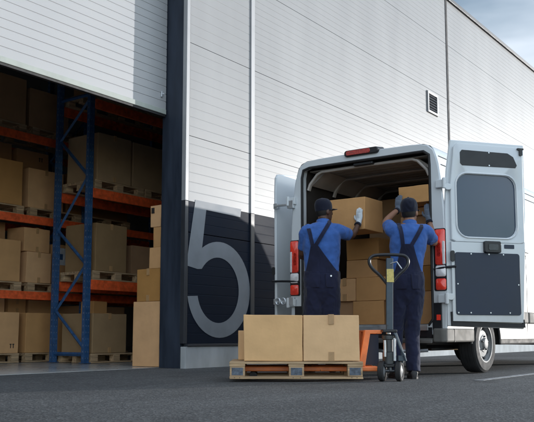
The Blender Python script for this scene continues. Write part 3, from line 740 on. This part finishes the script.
# rear doors: u along the door from its hinge, z up, t out of the inner face
def rear_door(s, ang, arm=.08):
    a = R_(ang); d = Vector((math.sin(a), s*math.cos(a), 0)); n = Vector((-math.cos(a), s*math.sin(a), 0))
    P0 = Vector((VX-.03, VC+s*1.01, 0)) if s < 0 else Vector((VX+.02, VC+1.30, 0))
    def P(u, z, t): q = P0+d*u+n*t; return (q.x, q.y, z)
    out = [(.02, .545), (.015, 1.2), (.02, 1.8), (.05, 2.25), (.105, 2.60), (1.035, 2.595), (1.03, 1.8), (1.0, 1.2), (.962, .515)]
    if s > 0: out = [(.02, .545), (.012, 1.2), (.004, 1.8), (.0, 2.25), (.012, 2.44), (.05, 2.49), (.6, 2.56), (1.035, 2.575)] + out[6:]
    mb = MB(); mb.prism(out, P, -.035, .0)
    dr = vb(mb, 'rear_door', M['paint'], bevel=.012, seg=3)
    # raised inner frame, window cut through it
    NN = 72; an = [2*math.pi*k/NN+.01 for k in range(NN)]
    ci = (.515, 1.86)
    inn = [(.075, 1.46), (.075, 2.1), (.135, 2.56), (.995, 2.555), (.985, 1.46)] if s < 0 else [(.06, 1.46), (.06, 2.1), (.09, 2.47), (.995, 2.54), (.985, 1.46)]
    hole = rrect(.150, .885, 1.52, 2.215, .135, 8)
    A, B = polar(inn, ci, an), polar(hole, ci, an); A2 = [(ci[0]+(x-ci[0])*.985, ci[1]+(z-ci[1])*.985) for x, z in A]
    B2 = [(ci[0]+(x-ci[0])*1.035, ci[1]+(z-ci[1])*1.035) for x, z in B]
    mb = MB(); mb.loft([[P(x, z, t) for x, z in L] for L, t in ((A, 0), (A, .028), (A2, .034), (B2, .034), (B, .026), (B, .002))], False)
    mb.prism([(.070, .60), (.070, 1.458), (.985, 1.458), (.93, .585)], P, .0005, .032)
    vb(mb, 'inner_panel', M['paint'], dr, smooth=True, ang=30)
    mb = MB(); mb.tube([P(x, z, .036) for x, z in B2]+[P(*B2[0], .036)], .010, 6); vb(mb, 'window_surround', M['paint'], dr, smooth=True)
    mb = MB(); mb.prism(rrect(.150, .885, 1.52, 2.215, .135, 8), P, .004, .016); vb(mb, 'window', M['door_glass'], dr)
    up = [(.20, 2.335), (.20, 2.455), (.225, 2.485), (.80, 2.478), (.87, 2.44), (.915, 2.345), (.895, 2.315), (.225, 2.31)]
    mb = MB(); mb.prism(up, P, .0345, .039); vb(mb, 'upper_recess', M['black_plastic'], dr, bevel=.003)
    mb = MB(); mb.prism(rrect(.105, .905, .665, 1.345, .03, 4), P, .0325, .042); tp = vb(mb, 'trim_panel', M['trim_panel'], dr, bevel=.003)
    for u, z, t0 in ((.30, 1.33, .042), (.70, 1.33, .042), (.13, 1.0, .042), (.88, 1.0, .042), (.28, .69, .042), (.52, .69, .042), (.76, .69, .042), (.13, .69, .042), (.52, 1.33, .042), (.56, 2.325, .039), (.56, 2.47, .039)):
        mb = MB(); mb.tube([P(u, z, t0), P(u, z, t0+.004)], .0085, 8); vb(mb, 'screw', M['alu'], tp)
    mb = MB(); mb.prism(rrect(.455, .66, 1.345, 1.475, .02, 4), P, .033, .075); lt = vb(mb, 'latch_handle', M['black_plastic'], dr, bevel=.008)
    mb = MB(); mb.prism(rrect(.50, .62, 1.375, 1.44, .015, 4), P, .0755, .08); vb(mb, 'latch_lever', M['steel'], lt)
    mb = MB(); mb.prism(rrect(.72, .845, 1.40, 1.445, .006, 3), P, .0325, .036); vb(mb, 'grip_recess', M['trim_panel'], dr)
    mb = MB(); mb.prism(rrect(.945, .985, 2.46, 2.545, .01, 3), P, .0345, .05); mb.prism(rrect(.92, 1.0, 2.525, 2.545, .005, 2), P, .0345, .052); vb(mb, 'top_catch', M['black_plastic'], dr)
    if s < 0: mb = MB(); mb.prism(rrect(.052, .098, 1.24, 1.36, .02, 5), P, .0325, .05); vb(mb, 'side_plug', M['black_plastic'], dr)
    mb = MB(); mb.prism([(.06, .545), (.055, .70), (.075, .70), (.10, .60), (.93, .575), (.955, .62), (.965, .53)], P, .0005, .02); vb(mb, 'bottom_seal', M['rubber'], dr)
    q = Vector(P(.11, 1.19, .05)) if s < 0 else Vector(P(.0, 1.12, .02)); r = Vector((VX-.02, VC+s*.88, 1.165 if s < 0 else 1.10))
    mb = MB(); mb.tube([q, (q+r)/2+Vector((-.03, 0, .0)), r], .014, 8); vb(mb, 'check_strap', M['black_plastic'], dr, smooth=True)
    for z in (.86, 2.06):
        mb = MB()
        if s < 0:
            mb.prism(rrect(.0, .08, z-.035, z+.035, .03, 4), P, .0335, .05); mb.tube([P(0, z, .045), (VX-.05, VC+s*1.035, z)], .02, 8)
        else:
            y0, y1 = VC+.95, VC+1.30
            mb.box(VX-.055, VX-.03, y0, y1-.05, z-.014, z+.014); mb.box(VX-.06, VX+.02, y0, y0+.09, z-.05, z+.05); mb.box(VX-.045, VX+.02, y1-.10, y1-.04, z-.035, z+.035)
            for yc in ((VC+1.10, VC+1.18) if z < 1 else ()):
                mb.tube([(VX-.06, yc+.032*math.cos(R_(k)), z+.038*math.sin(R_(k))) for k in range(0, 361, 30)], .012, 8)
        vb(mb, 'hinge_arm', M['alu'] if s > 0 else M['paint'], dr, bevel=.004)
    if s > 0:
        mb = MB(); x0 = VX+.02+.010; mb.prism([(VC+1.30+a, b) for a, b in rrect(-.012, .026, 1.20, 1.30, .015, 4)], lambda a, b, t: (t, a, b), x0-.012, x0+.02); vb(mb, 'side_plug', M['rubber'], dr)
    return dr
rear_door(-1, 52)
rear_door(1, 88)

# ------------------------------------------------------------------ load in the van
G3 = 'boxes loaded in the van'
def vbox(y0, y1, x, z, h, d, label, m='card', tape=False, group=G3):
    """front face towards the rear opening at x, between y0 and y1"""
    w = y1-y0
    t = tag(empty('cardboard_box', (x, (y0+y1)/2, z), R_(-90)), label, 'box', group)
    card_mesh(w, d, h, 'carton', M[m], t)
    if tape: tape_bits(t, w, h, d).build('tape', M['tape'], t)
    b = MB(); b.box(-w/2+.003, w/2-.003, d/2-.002, d/2+.002, h-.001, h+.001); b.build('flap_seam', M['print_black'], t)
    return t
G2 = 'boxes stacked inside the door jamb'
vbox(7.82, 8.33, 8.20, .008, .915, .5, 'tallest plain carton at the bottom of the stack by the door jamb', group=G2)
vbox(7.83, 8.275, 8.205, .924, .462, .45, 'taped carton second from the bottom of the stack by the jamb', tape=True, group=G2)
vbox(7.83, 8.04, 8.21, 1.387, .30, .45, 'carton third from the bottom of the stack by the jamb', group=G2)
vbox(7.83, 7.975, 8.215, 1.688, .29, .45, 'narrow carton fourth from the bottom of the stack by the jamb', group=G2)
t = vbox(7.83, 8.035, 8.21, 1.979, .31, .45, 'topmost carton of the stack by the jamb with a dark square label', group=G2)
b = MB(); b.box(-.075, -.02, -.0075, 0, .20, .28); b.build('label_patch', M['print_black'], t)
Z0 = .561
vbox(4.52, 4.955, 8.62, Z0, .300, .45, 'bottom right carton of the middle stack on the van floor', tape=False)
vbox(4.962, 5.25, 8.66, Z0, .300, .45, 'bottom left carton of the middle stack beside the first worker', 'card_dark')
vbox(4.50, 4.905, 8.62, Z0+.302, .285, .45, 'wide carton on the second layer of the middle stack, behind the jack handle')
vbox(4.915, 5.22, 8.62, Z0+.302, .283, .45, 'square carton on the second layer of the middle stack, beside the first worker', tape=True)
vbox(4.63, 5.06, 8.66, Z0+.59, .222, .42, 'flat carton third from the floor in the middle stack')
vbox(4.61, 5.06, 8.66, Z0+.814, .265, .42, 'topmost carton of the middle stack, under the dark gap')
vbox(3.76, 4.28, 8.46, Z0, .385, .5, 'lowest carton beside the right worker, against the van side')
vbox(3.74, 4.28, 8.46, Z0+.387, .292, .5, 'second carton up beside the right worker')
vbox(3.75, 4.27, 8.47, Z0+.681, .292, .5, 'third carton up beside the right worker')
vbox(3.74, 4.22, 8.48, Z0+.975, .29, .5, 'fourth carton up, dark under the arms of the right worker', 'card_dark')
vbox(3.72, 4.17, 8.42, Z0+1.267, .088, .45, 'flat carton directly under the one the right worker lifts')
vbox(3.69, 4.06, 8.13, 1.922, .19, .36, 'carton the right worker is lifting up under the van roof', group='cartons being carried')
vbox(4.45, 5.05, 8.04, 1.658, .385, .44, 'large carton the left worker holds up at shoulder height', tape=False, group='cartons being carried')
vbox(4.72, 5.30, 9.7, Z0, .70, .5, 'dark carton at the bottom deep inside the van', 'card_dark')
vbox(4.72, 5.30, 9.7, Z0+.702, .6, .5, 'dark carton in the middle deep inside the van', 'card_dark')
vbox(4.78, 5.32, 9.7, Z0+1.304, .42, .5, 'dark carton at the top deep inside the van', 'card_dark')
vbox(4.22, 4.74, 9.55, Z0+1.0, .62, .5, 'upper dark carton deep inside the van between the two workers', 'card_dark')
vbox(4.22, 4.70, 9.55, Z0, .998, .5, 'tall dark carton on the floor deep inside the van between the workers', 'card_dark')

# ------------------------------------------------------------------ people
def lerp(a, b, t): return a+(b-a)*t
def organic(mb, name, m, parent, voxel=.008, sm=4, disp=None):
    o = mb.build(name, m, parent)
    r = o.modifiers.new('remesh', 'REMESH'); r.mode = 'VOXEL'; r.voxel_size = voxel; r.use_smooth_shade = True
    s = o.modifiers.new('smooth', 'SMOOTH'); s.factor = .6; s.iterations = sm
    if disp:
        tx = bpy.data.textures.new(name+'_folds', 'CLOUDS'); tx.noise_scale = disp[1]; tx.noise_depth = 2
        d = o.modifiers.new('folds', 'DISPLACE'); d.texture = tx; d.strength = disp[0]; d.mid_level = .5; d.texture_coords = 'LOCAL'
    return o
def body_rings(tor, grow=0, z0=-9, z1=9, n=28):
    rings = []
    for z, cx, cy, a, b in tor:
        if z0 <= z <= z1: rings.append([(cx+(a+grow)*math.copysign(abs(math.cos(t))**.85, math.cos(t)), cy+(b+grow)*math.copysign(abs(math.sin(t))**.9, math.sin(t)), z) for t in [2*math.pi*k/n for k in range(n)]])
    return rings
def dense(tor, k=5):
    out = []
    for i in range(len(tor)-1):
        a, b, c, d = tor[max(0, i-1)], tor[i], tor[i+1], tor[min(len(tor)-1, i+2)]
        for s in range(k):
            t = s/k
            out.append(tuple(.5*(2*q+(r-p)*t+(2*p-5*q+4*r-w)*t*t+(3*q-p-3*r+w)*t**3) for p, q, r, w in zip(a, b, c, d)))
    out.append(tor[-1]); return out
def back_y(tor, x, z):
    for p, q in zip(tor, tor[1:]):
        if p[0] <= z <= q[0]:
            t = (z-p[0])/max(1e-6, q[0]-p[0]); cx, cy, a, b = [lerp(p[i], q[i], t) for i in (1, 2, 3, 4)]
            k = min(.98, abs(x-cx)/a); return cy-b*(1-k*k)**.5
    return tor[-1][2]
def hand(mb, w, d, n, thumb, sc=1.0, curl=25, fat=0, spread=.0):
    """w wrist, d finger direction, n palm normal, thumb side direction"""
    w, d, n, t = Vector(w), Vector(d).normalized(), Vector(n), Vector(thumb)
    n = (n-d*n.dot(d)).normalized(); t = (t-d*t.dot(d)-n*t.dot(n)).normalized()
    def ring(c, a, b): return [c+t*(a*math.cos(2*math.pi*k/14))+n*(b*math.sin(2*math.pi*k/14)) for k in range(14)]
    mb.loft([ring(w+d*x*sc, (a+fat)*sc, (b+fat)*sc) for x, a, b in ((-.03, .024, .019), (.0, .027, .02), (.03, .037, .019), (.065, .042, .017), (.09, .040, .0145), (.098, .034, .011))])
    for off, L, r in ((.030, .072, .0092), (.010, .082, .0095), (-.011, .076, .0092), (-.031, .058, .008)):
        p = w+(d*.085+t*off)*sc; pts = [p-d*.02*sc, p]; a = R_(curl*.4); dd = d+t*off*spread*10; dd.normalize()
        for fr in (.44, .32, .24):
            p = p+(dd*math.cos(a)+n*math.sin(a))*L*fr*sc; pts.append(p); a += R_(curl)
        mb.tube(pts, [(r+fat)*sc, (r+fat)*sc, (r+fat)*sc, (r*.95+fat)*sc, (r*.8+fat)*sc], 10, round_=True)
    p = w+(d*.022+t*.026)*sc; pts = [p]
    for v, L in ((d*.55+t*.75+n*.25, .036), (d*.75+t*.5+n*.35, .03), (d*.85+t*.2+n*.5, .025)):
        p = p+v.normalized()*L*sc; pts.append(p)
    mb.tube(pts, [(.0145+fat)*sc, (.0125+fat)*sc, (.011+fat)*sc, (.0085+fat)*sc], 10, round_=True)

def person(pos, rz, label, tor, neck, head, hyaw, hpitch, arms, legs, mats, waist, bib, straps, hs=1.0):
    root = tag(empty('person', pos, rz), label, 'person')
    T = dense(tor)
    # body: one continuous skin surface, limbs thinner than the clothes over them
    b = MB(); b.loft(body_rings(T, -.016))
    H = Matrix.Translation(head) @ Matrix.Rotation(hyaw, 4, 'Z') @ Matrix.Rotation(hpitch, 4, 'X') @ Matrix.Scale(hs, 4)
    skull = [(-.118, .0, .045, .020, .022), (-.108, .0, .035, .040, .042), (-.085, .0, .022, .054, .064), (-.05, 0, .008, .064, .084), (-.01, 0, .0, .071, .094), (.03, 0, -.004, .075, .098), (.065, 0, -.006, .072, .094), (.095, 0, -.006, .058, .076), (.113, 0, -.006, .034, .046), (.119, 0, -.006, .012, .018)]
    b.loft([[H @ Vector((cx+a*math.cos(2*math.pi*k/24), cy+bb*math.sin(2*math.pi*k/24), z)) for k in range(24)] for z, cx, cy, a, bb in dense(skull, 3)])
    b.tube([neck, lerp(Vector(neck), H @ Vector((0, -.02, -.06)), .5), H @ Vector((0, -.018, -.05))], [.060, .056, .058], 16)
    for sx in (-1, 1): b.ball((sx*.076, -.005, -.012), .011, .021, .033, T=H)
    b.ball((0, .098, -.022), .014, .02, .024, T=H); b.ball((0, .088, .012), .05, .012, .010, T=H); b.ball((0, .086, -.062), .026, .012, .008, T=H)
    for sx in (-1, 1): b.ball((sx*.030, .082, -.006), .014, .010, .009, T=H)
    for ar in arms:
        pts = smooth_pts([ar['s'], ar['e'], ar['w']], 5)
        rr = [lerp(.050, .040, i/5) if i <= 5 else lerp(.040, .026, (i-5)/5) for i in range(11)]
        b.tube(pts, rr, 16, round_=True)
        hand(b, ar['w'], ar['d'], ar['n'], ar['t'], .98, ar['curl'], -.002)
    for lg in legs:
        pts = smooth_pts([lg['h'], lg['k'], lg['a']], 5)
        b.tube(pts, [lerp(.085, .055, i/5) if i <= 5 else lerp(.055, .038, (i-5)/5) for i in range(11)], 16, round_=True)
        a = Vector(lg['a']); b.tube([a, a+Vector((0, .05, -.05)), a+Vector((0, .14, -.065))], [.038, .036, .028], 12, round_=True)
    organic(b, 'body', mats['skin'], root, .006, 3)
    # shirt
    s = MB(); top = [r for r in T if waist-.12 <= r[0] <= neck[2]-.028]
    s.loft(body_rings(top, 0))
    for ar in arms:
        S, E, W = Vector(ar['s']), Vector(ar['e']), Vector(ar['w'])
        q = lerp(S, E, ar.get('sl', .72)); inn = lerp(S, Vector((T[-6][1], T[-6][2], S.z-.03)), .45)
        s.tube(smooth_pts([inn, S, lerp(S, q, .5), q], 4), [lerp(.088, .078, i/6) if i < 6 else lerp(.078, .071, (i-6)/6) for i in range(13)], 18)
    organic(s, 'work_shirt', M['shirt'], root, .008, 5, (.020, .09))
    c = MB(); nk = Vector(neck)
    c.loft([[nk+Vector((a*math.cos(2*math.pi*k/20), a*.92*math.sin(2*math.pi*k/20)-.004, z+.012*math.sin(2*math.pi*k/20)*-1)) for k in range(20)] for a, z in ((.092, -.065), (.080, -.03), (.072, .000), (.066, .002), (.066, -.03))], False)
    c.build('collar', M['shirt'], root, smooth=True)
    # dungarees
    d = MB(); low = [r for r in T if r[0] <= waist]
    d.loft(body_rings(low, .014))
    for lg in legs:
        h, k, a = Vector(lg['h']), Vector(lg['k']), Vector(lg['a'])
        d.tube(smooth_pts([h+Vector((0, 0, .05)), h, lerp(h, k, .5), k, lerp(k, a, .55), a+Vector((0, -.005, -.03))], 4), [lg.get('g', 1)*v for v in (.118, .121, .122, .122, .120, .118, .115, .111, .107, .102, .096, .092, .09, .088, .086, .085, .084, .084, .085, .086, .088)], 20)
    organic(d, 'dungarees', M['navy'], root, .008, 5, (.024, .10))
    # back bib following the torso, then straps
    rows_ = []
    for k in range(13):
        z = lerp(waist-.05, bib['top'], k/12); f = k/12
        xl = lerp(bib['wl'], bib['tl'], f**bib.get('p', .55)); xr = lerp(bib['wr'], bib['tr'], f**bib.get('p', .55))
        rows_.append([(lerp(xl, xr, j/10), z) for j in range(11)])
    g_ = MB()
    fr = [[(x, back_y(T, x, z)-lerp(.019, .025, q/12), z) for x, z in r] for q, r in enumerate(rows_)]; bk = [[(x, back_y(T, x, z)-.002, z) for x, z in r] for r in rows_]
    g_.loft([f+list(reversed(bb)) for f, bb in zip(fr, bk)])
    g_.build('bib', M['navy'], root, smooth=True)
    for st in straps:
        pts = []
        for k in range(15):
            f = k/14; x = lerp(st[0][0], st[1][0], f); z = lerp(st[0][1], st[1][1], f)
            pts.append(Vector((x, back_y(T, x, z)-.016, z)))
        q = pts[-1]; pts += [q+Vector((0, .03, .022)), q+Vector((0, .085, .03)), q+Vector((-.0, .14, .0)), q+Vector((0, .17, -.06))]
        L = []
        for i, p in enumerate(pts):
            a = pts[max(0, i-1)]; e = pts[min(len(pts)-1, i+1)]; dv = (e-a).normalized()
            n_ = Vector((0, -1, 0)) if i < 15 else Vector((0, 0, 1)) if i < 17 else Vector((0, 1, 0)); w_ = dv.cross(n_).normalized()*.0205
            L.append([p-w_-n_*.006, p+w_-n_*.006, p+w_+n_*.006, p-w_+n_*.006])
        k_ = MB(); k_.loft(L); k_.build('strap', M['navy'], root, bevel=.003)
    for px_ in bib['pk']:
        pk = MB(); L_ = []
        for q in range(6):
            z = bib['pz']-.15*q/5; w_ = .060-.010*(q/5)**3
            L_.append([(px_+w_*u, back_y(T, px_+w_*u, z)-.030, z) for u in (-1, -.5, 0, .5, 1)]+[(px_+w_*u, back_y(T, px_+w_*u, z)-.004, z) for u in (1, .5, 0, -.5, -1)])
        pk.loft(L_); pk.build('back_pocket', M['navy'], root, bevel=.003, smooth=True)
    # cap
    cp = MB(); Hc = H @ Matrix.Translation((0, -.004, .050)) @ Matrix.Rotation(R_(4), 4, 'X')
    dome = [(-.042, .0, -.004, .082, .104), (.0, .0, -.004, .085, .107), (.035, .0, -.004, .083, .104), (.065, .0, -.006, .072, .09), (.088, .0, -.008, .05, .064), (.098, 0, -.008, .022, .03), (.1, 0, -.008, .006, .008)]
    cp.loft([[Hc @ Vector((a*math.cos(2*math.pi*k/28), cy+bb*math.sin(2*math.pi*k/28), z)) for k in range(28)] for z, cx, cy, a, bb in dense(dome, 3)])
    cap = cp.build('cap', M['cap'], root, smooth=True, ang=60)
    br = MB(); pr, qr = [], []
    for k in range(15):
        t = R_(180*k/14); y = .075+.095*math.sin(t)**.8; x = .079*math.cos(t)
        pr.append(Hc @ Vector((x, y, -.016-.022*(x/.079)**2-.22*(y-.1)))); qr.append(Hc @ Vector((x*.97, y-.003, -.024-.022*(x/.079)**2-.22*(y-.1))))
    br.add(pr+qr, [tuple(range(15)), tuple(range(15, 30))]+[(i, (i+1) % 15, 15+(i+1) % 15, 15+i) for i in range(15)])
    br.build('brim', M['cap'], cap, smooth=True)
    bt = MB(); bt.ball((0, -.008, .101), .009, .009, .006, T=Hc); bt.build('cap_button', M['cap'], cap, smooth=True)
    hr = MB(); hr.loft([[H @ Vector((a*math.cos(2*math.pi*k/24), cy+bb*math.sin(2*math.pi*k/24), z)) for k in range(24)] for z, cx, cy, a, bb in ((-.052, 0, -.016, .058, .068), (-.03, 0, -.014, .070, .083), (.0, 0, -.012, .077, .093), (.03, 0, -.010, .079, .096))])
    hr.build('hair', M['hair'], root, smooth=True)
    # gloves
    for ar in arms:
        gm = MB(); hand(gm, ar['w'], ar['d'], ar['n'], ar['t'], 1.0, ar['curl'], .0025)
        dv = (Vector(ar['w'])-Vector(ar['e'])).normalized(); W = Vector(ar['w'])
        gm.tube([W-dv*.055, W-dv*.02, W+Vector(ar['d']).normalized()*.02], [.035, .033, .032], 16)
        gl = organic(gm, 'glove', M[ar['g']], root, .0038, 3)
        cf = MB(); cf.tube([W-dv*.062, W-dv*.035], [.0385, .0378], 16); cf.build('cuff', M['cap'], gl, smooth=True)
    # boots
    for lg in legs:
        bo = MB(); a = Vector(lg['a']); f = Vector((math.sin(lg.get('yaw', 0)), math.cos(lg.get('yaw', 0)), 0)); sd = Vector((f.y, -f.x, 0))
        sec = []
        for y, w_, h_ in ((-.085, .022, .06), (-.075, .036, .085), (-.03, .040, .10), (.03, .041, .095), (.08, .045, .07), (.13, .048, .055), (.175, .040, .042), (.195, .022, .03)):
            c_ = Vector((a.x, a.y, 0))+f*y
            sec.append([c_+sd*(w_*math.cos(t))+Vector((0, 0, .004+h_*(.5+.5*math.sin(t)) if math.sin(t) > -.5 else .004)) for t in [2*math.pi*k/18 for k in range(18)]])
        bo.loft(sec); bo.tube([(a.x, a.y, .05), (a.x, a.y, .13)], [.05, .052], 14)
        bt_ = bo.build('boot', M['boot'], root, smooth=True, ang=50)
        so = MB(); so.loft([[Vector((a.x, a.y, z))+f*(y*1.03)+sd*(x*1.06) for x, y in ((-.02, -.088), (.02, -.088), (.04, -.05), (.042, .03), (.05, .11), (.042, .17), (.02, .198), (-.02, .198), (-.042, .17), (-.05, .11), (-.042, .03), (-.04, -.05))] for z in (.001, .022)])
        so.build('sole', M['rubber'], bt_)
    return root

torL = [(.78, .0, .0, .06, .06), (.86, .0, .0, .135, .11), (.95, .0, -.003, .180, .132), (1.06, .0, .0, .190, .138), (1.18, .0, .005, .190, .13), (1.32, .0, .005, .200, .132), (1.46, .0, -.002, .213, .14), (1.57, .005, -.005, .205, .128), (1.635, .01, .0, .172, .105), (1.685, .012, .008, .115, .085), (1.725, .014, .015, .07, .068)]
pl = person((7.517, 4.71, 0), CA, 'worker at left in blue shirt and navy dungarees, one pale glove against a carton', torL, (.018, .012, 1.725), (.035, .035, 1.828), R_(-58), R_(4),
    [dict(s=(.172, .0, 1.605), e=(.352, .155, 1.570), w=(.455, .280, 1.745), d=(.02, .06, 1), n=(.588, .809, 0), t=(-.809, .588, 0), curl=10, g='glove_white', sl=.80),
     dict(s=(-.165, .0, 1.59), e=(-.205, .14, 1.33), w=(-.06, .38, 1.52), d=(.25, .35, .9), n=(.3, .9, .2), t=(1, -.3, 0), curl=18, g='glove_white', sl=.7)],
    [dict(h=(-.084, -.012, .92), k=(-.118, .03, .50), a=(-.135, -.01, .10), yaw=-.2), dict(h=(.084, -.012, .92), k=(.10, .035, .50), a=(.12, .0, .10), yaw=.2)],
    dict(skin=M['skin_dark']), 1.175, dict(wl=-.188, wr=.190, tl=-.125, tr=-.062, top=1.44, p=.88, pk=(-.090, .090), pz=1.115), [((-.105, 1.41), (-.155, 1.655)), ((-.078, 1.42), (.085, 1.690))])
b = MB(); b.tube([(.09, back_y(torL, .09, 1.09)-.026, 1.09), (.09, back_y(torL, .09, 1.09)-.038, 1.09)], .010, 12); b.build('button', M['alu'], pl, smooth=True)
torR = [(.76, -.022, .0, .055, .06), (.83, -.02, .0, .125, .105), (.92, -.012, -.003, .166, .126), (1.02, -.008, .0, .172, .13), (1.14, -.004, .005, .166, .118), (1.28, .005, .008, .178, .122), (1.41, .015, .0, .198, .132), (1.51, .025, -.005, .200, .125), (1.57, .03, .0, .170, .105), (1.62, .034, .008, .112, .085), (1.655, .036, .015, .07, .068)]
person((7.71, 3.765, 0), CA, 'worker in blue shirt and navy dungarees at right behind the jack handle, both arms raised', torR, (.036, .012, 1.655), (.042, .035, 1.757), R_(-28), R_(6),
    [dict(s=(.195, .0, 1.545), e=(.335, .20, 1.45), w=(.300, .315, 1.735), d=(-.06, .08, 1), n=(.588, .809, 0), t=(-.809, .588, 0), curl=10, g='glove_dark', sl=.74),
     dict(s=(-.135, .0, 1.545), e=(-.190, .19, 1.670), w=(-.010, .445, 1.855), d=(.06, .08, 1), n=(.588, .809, 0), t=(.809, -.588, 0), curl=12, g='glove_dark', sl=.72)],
    [dict(h=(-.092, -.012, .90), k=(-.135, .04, .49), a=(-.135, .02, .10), yaw=-.1, g=.90), dict(h=(.066, -.012, .90), k=(.045, .03, .49), a=(.035, -.03, .10), yaw=.05, g=.90)],
    dict(skin=M['skin_tan']), 1.125, dict(wl=-.165, wr=.160, tl=-.078, tr=.04, top=1.395, p=.75, pk=(-.088, .075), pz=1.075), [((-.062, 1.37), (-.085, 1.605)), ((.020, 1.375), (.145, 1.585))], hs=1.06)

# ------------------------------------------------------------------ light, sky, camera
SUN_EL, SUN_AZ = 5.0, 30.0            # azimuth measured clockwise from +x towards -y
sd = Vector((math.cos(R_(SUN_EL))*math.cos(R_(-SUN_AZ)), math.cos(R_(SUN_EL))*math.sin(R_(-SUN_AZ)), math.sin(R_(SUN_EL))))
sun = bpy.data.lights.new('sun', 'SUN'); sun.energy = 2.0; sun.angle = R_(.55); sun.color = (1, .965, .93)
so = bpy.data.objects.new('sun', sun); col.objects.link(so); so.rotation_euler = sd.to_track_quat('Z', 'Y').to_euler(); so.location = sd*60
w = bpy.data.worlds.new('World'); scene.world = w; w.use_nodes = True; nt = w.node_tree
bg = nt.nodes['Background']
sky = nt.nodes.new('ShaderNodeTexSky'); sky.sky_type = 'NISHITA'; sky.sun_disc = False
sky.sun_elevation = R_(SUN_EL); sky.sun_rotation = math.atan2(sd.x, sd.y)
sky.dust_density = .3; sky.ozone_density = 2.0
tc = nt.nodes.new('ShaderNodeTexCoord'); mp = nt.nodes.new('ShaderNodeMapping'); mp.inputs['Scale'].default_value = (1.2, 1.2, 4.0)
nt.links.new(tc.outputs['Generated'], mp.inputs['Vector'])
n = noise(nt, 1.7, 5, mp.outputs['Vector'], .5)
cl = ramp(nt, n.outputs['Fac'], [(.40, (.03, .03, .03)), (.66, (.85, .85, .85))])
mx = nt.nodes.new('ShaderNodeMixRGB'); nt.links.new(cl, mx.inputs[0]); nt.links.new(sky.outputs[0], mx.inputs[1]); mx.inputs[2].default_value = (6.2, 6.5, 7.0, 1)
sep = nt.nodes.new('ShaderNodeSeparateXYZ'); nt.links.new(tc.outputs['Generated'], sep.inputs[0])
mr = nt.nodes.new('ShaderNodeMapRange'); nt.links.new(sep.outputs['Y'], mr.inputs['Value'])
mr.inputs['From Min'].default_value = .15; mr.inputs['From Max'].default_value = -.35; mr.inputs['To Min'].default_value = .56; mr.inputs['To Max'].default_value = 1.38
tint = nt.nodes.new('ShaderNodeMixRGB'); tint.blend_type = 'MULTIPLY'; tint.inputs[0].default_value = 1
nt.links.new(mx.outputs[0], tint.inputs[1]); tint.inputs[2].default_value = (.95, .985, 1.01, 1)
sc_ = nt.nodes.new('ShaderNodeMixRGB'); sc_.blend_type = 'MULTIPLY'; sc_.inputs[0].default_value = 1
nt.links.new(tint.outputs[0], sc_.inputs[1]); nt.links.new(mr.outputs[0], sc_.inputs[2])
nt.links.new(sc_.outputs[0], bg.inputs['Color']); bg.inputs['Strength'].default_value = .15

cam = bpy.data.cameras.new('camera'); co = bpy.data.objects.new('camera', cam); col.objects.link(co)
cam.sensor_width = 36; cam.lens = 800/534*36; cam.shift_y = (243.85-211)/534; cam.clip_end = 1000
co.location = (0, 0, .45); co.rotation_euler = (R_(90+6.5), 0, R_(36-90))
scene.camera = co
vs = scene.view_settings; vs.view_transform = 'Standard'; vs.look = 'None'; vs.gamma = 1; vs.use_curve_mapping = False; vs.exposure = 1.1
scene.render.engine = 'CYCLES'; scene.cycles.use_denoising = True; scene.cycles.max_bounces = 8; scene.cycles.diffuse_bounces = 5
scene.cycles.sample_clamp_indirect = 6
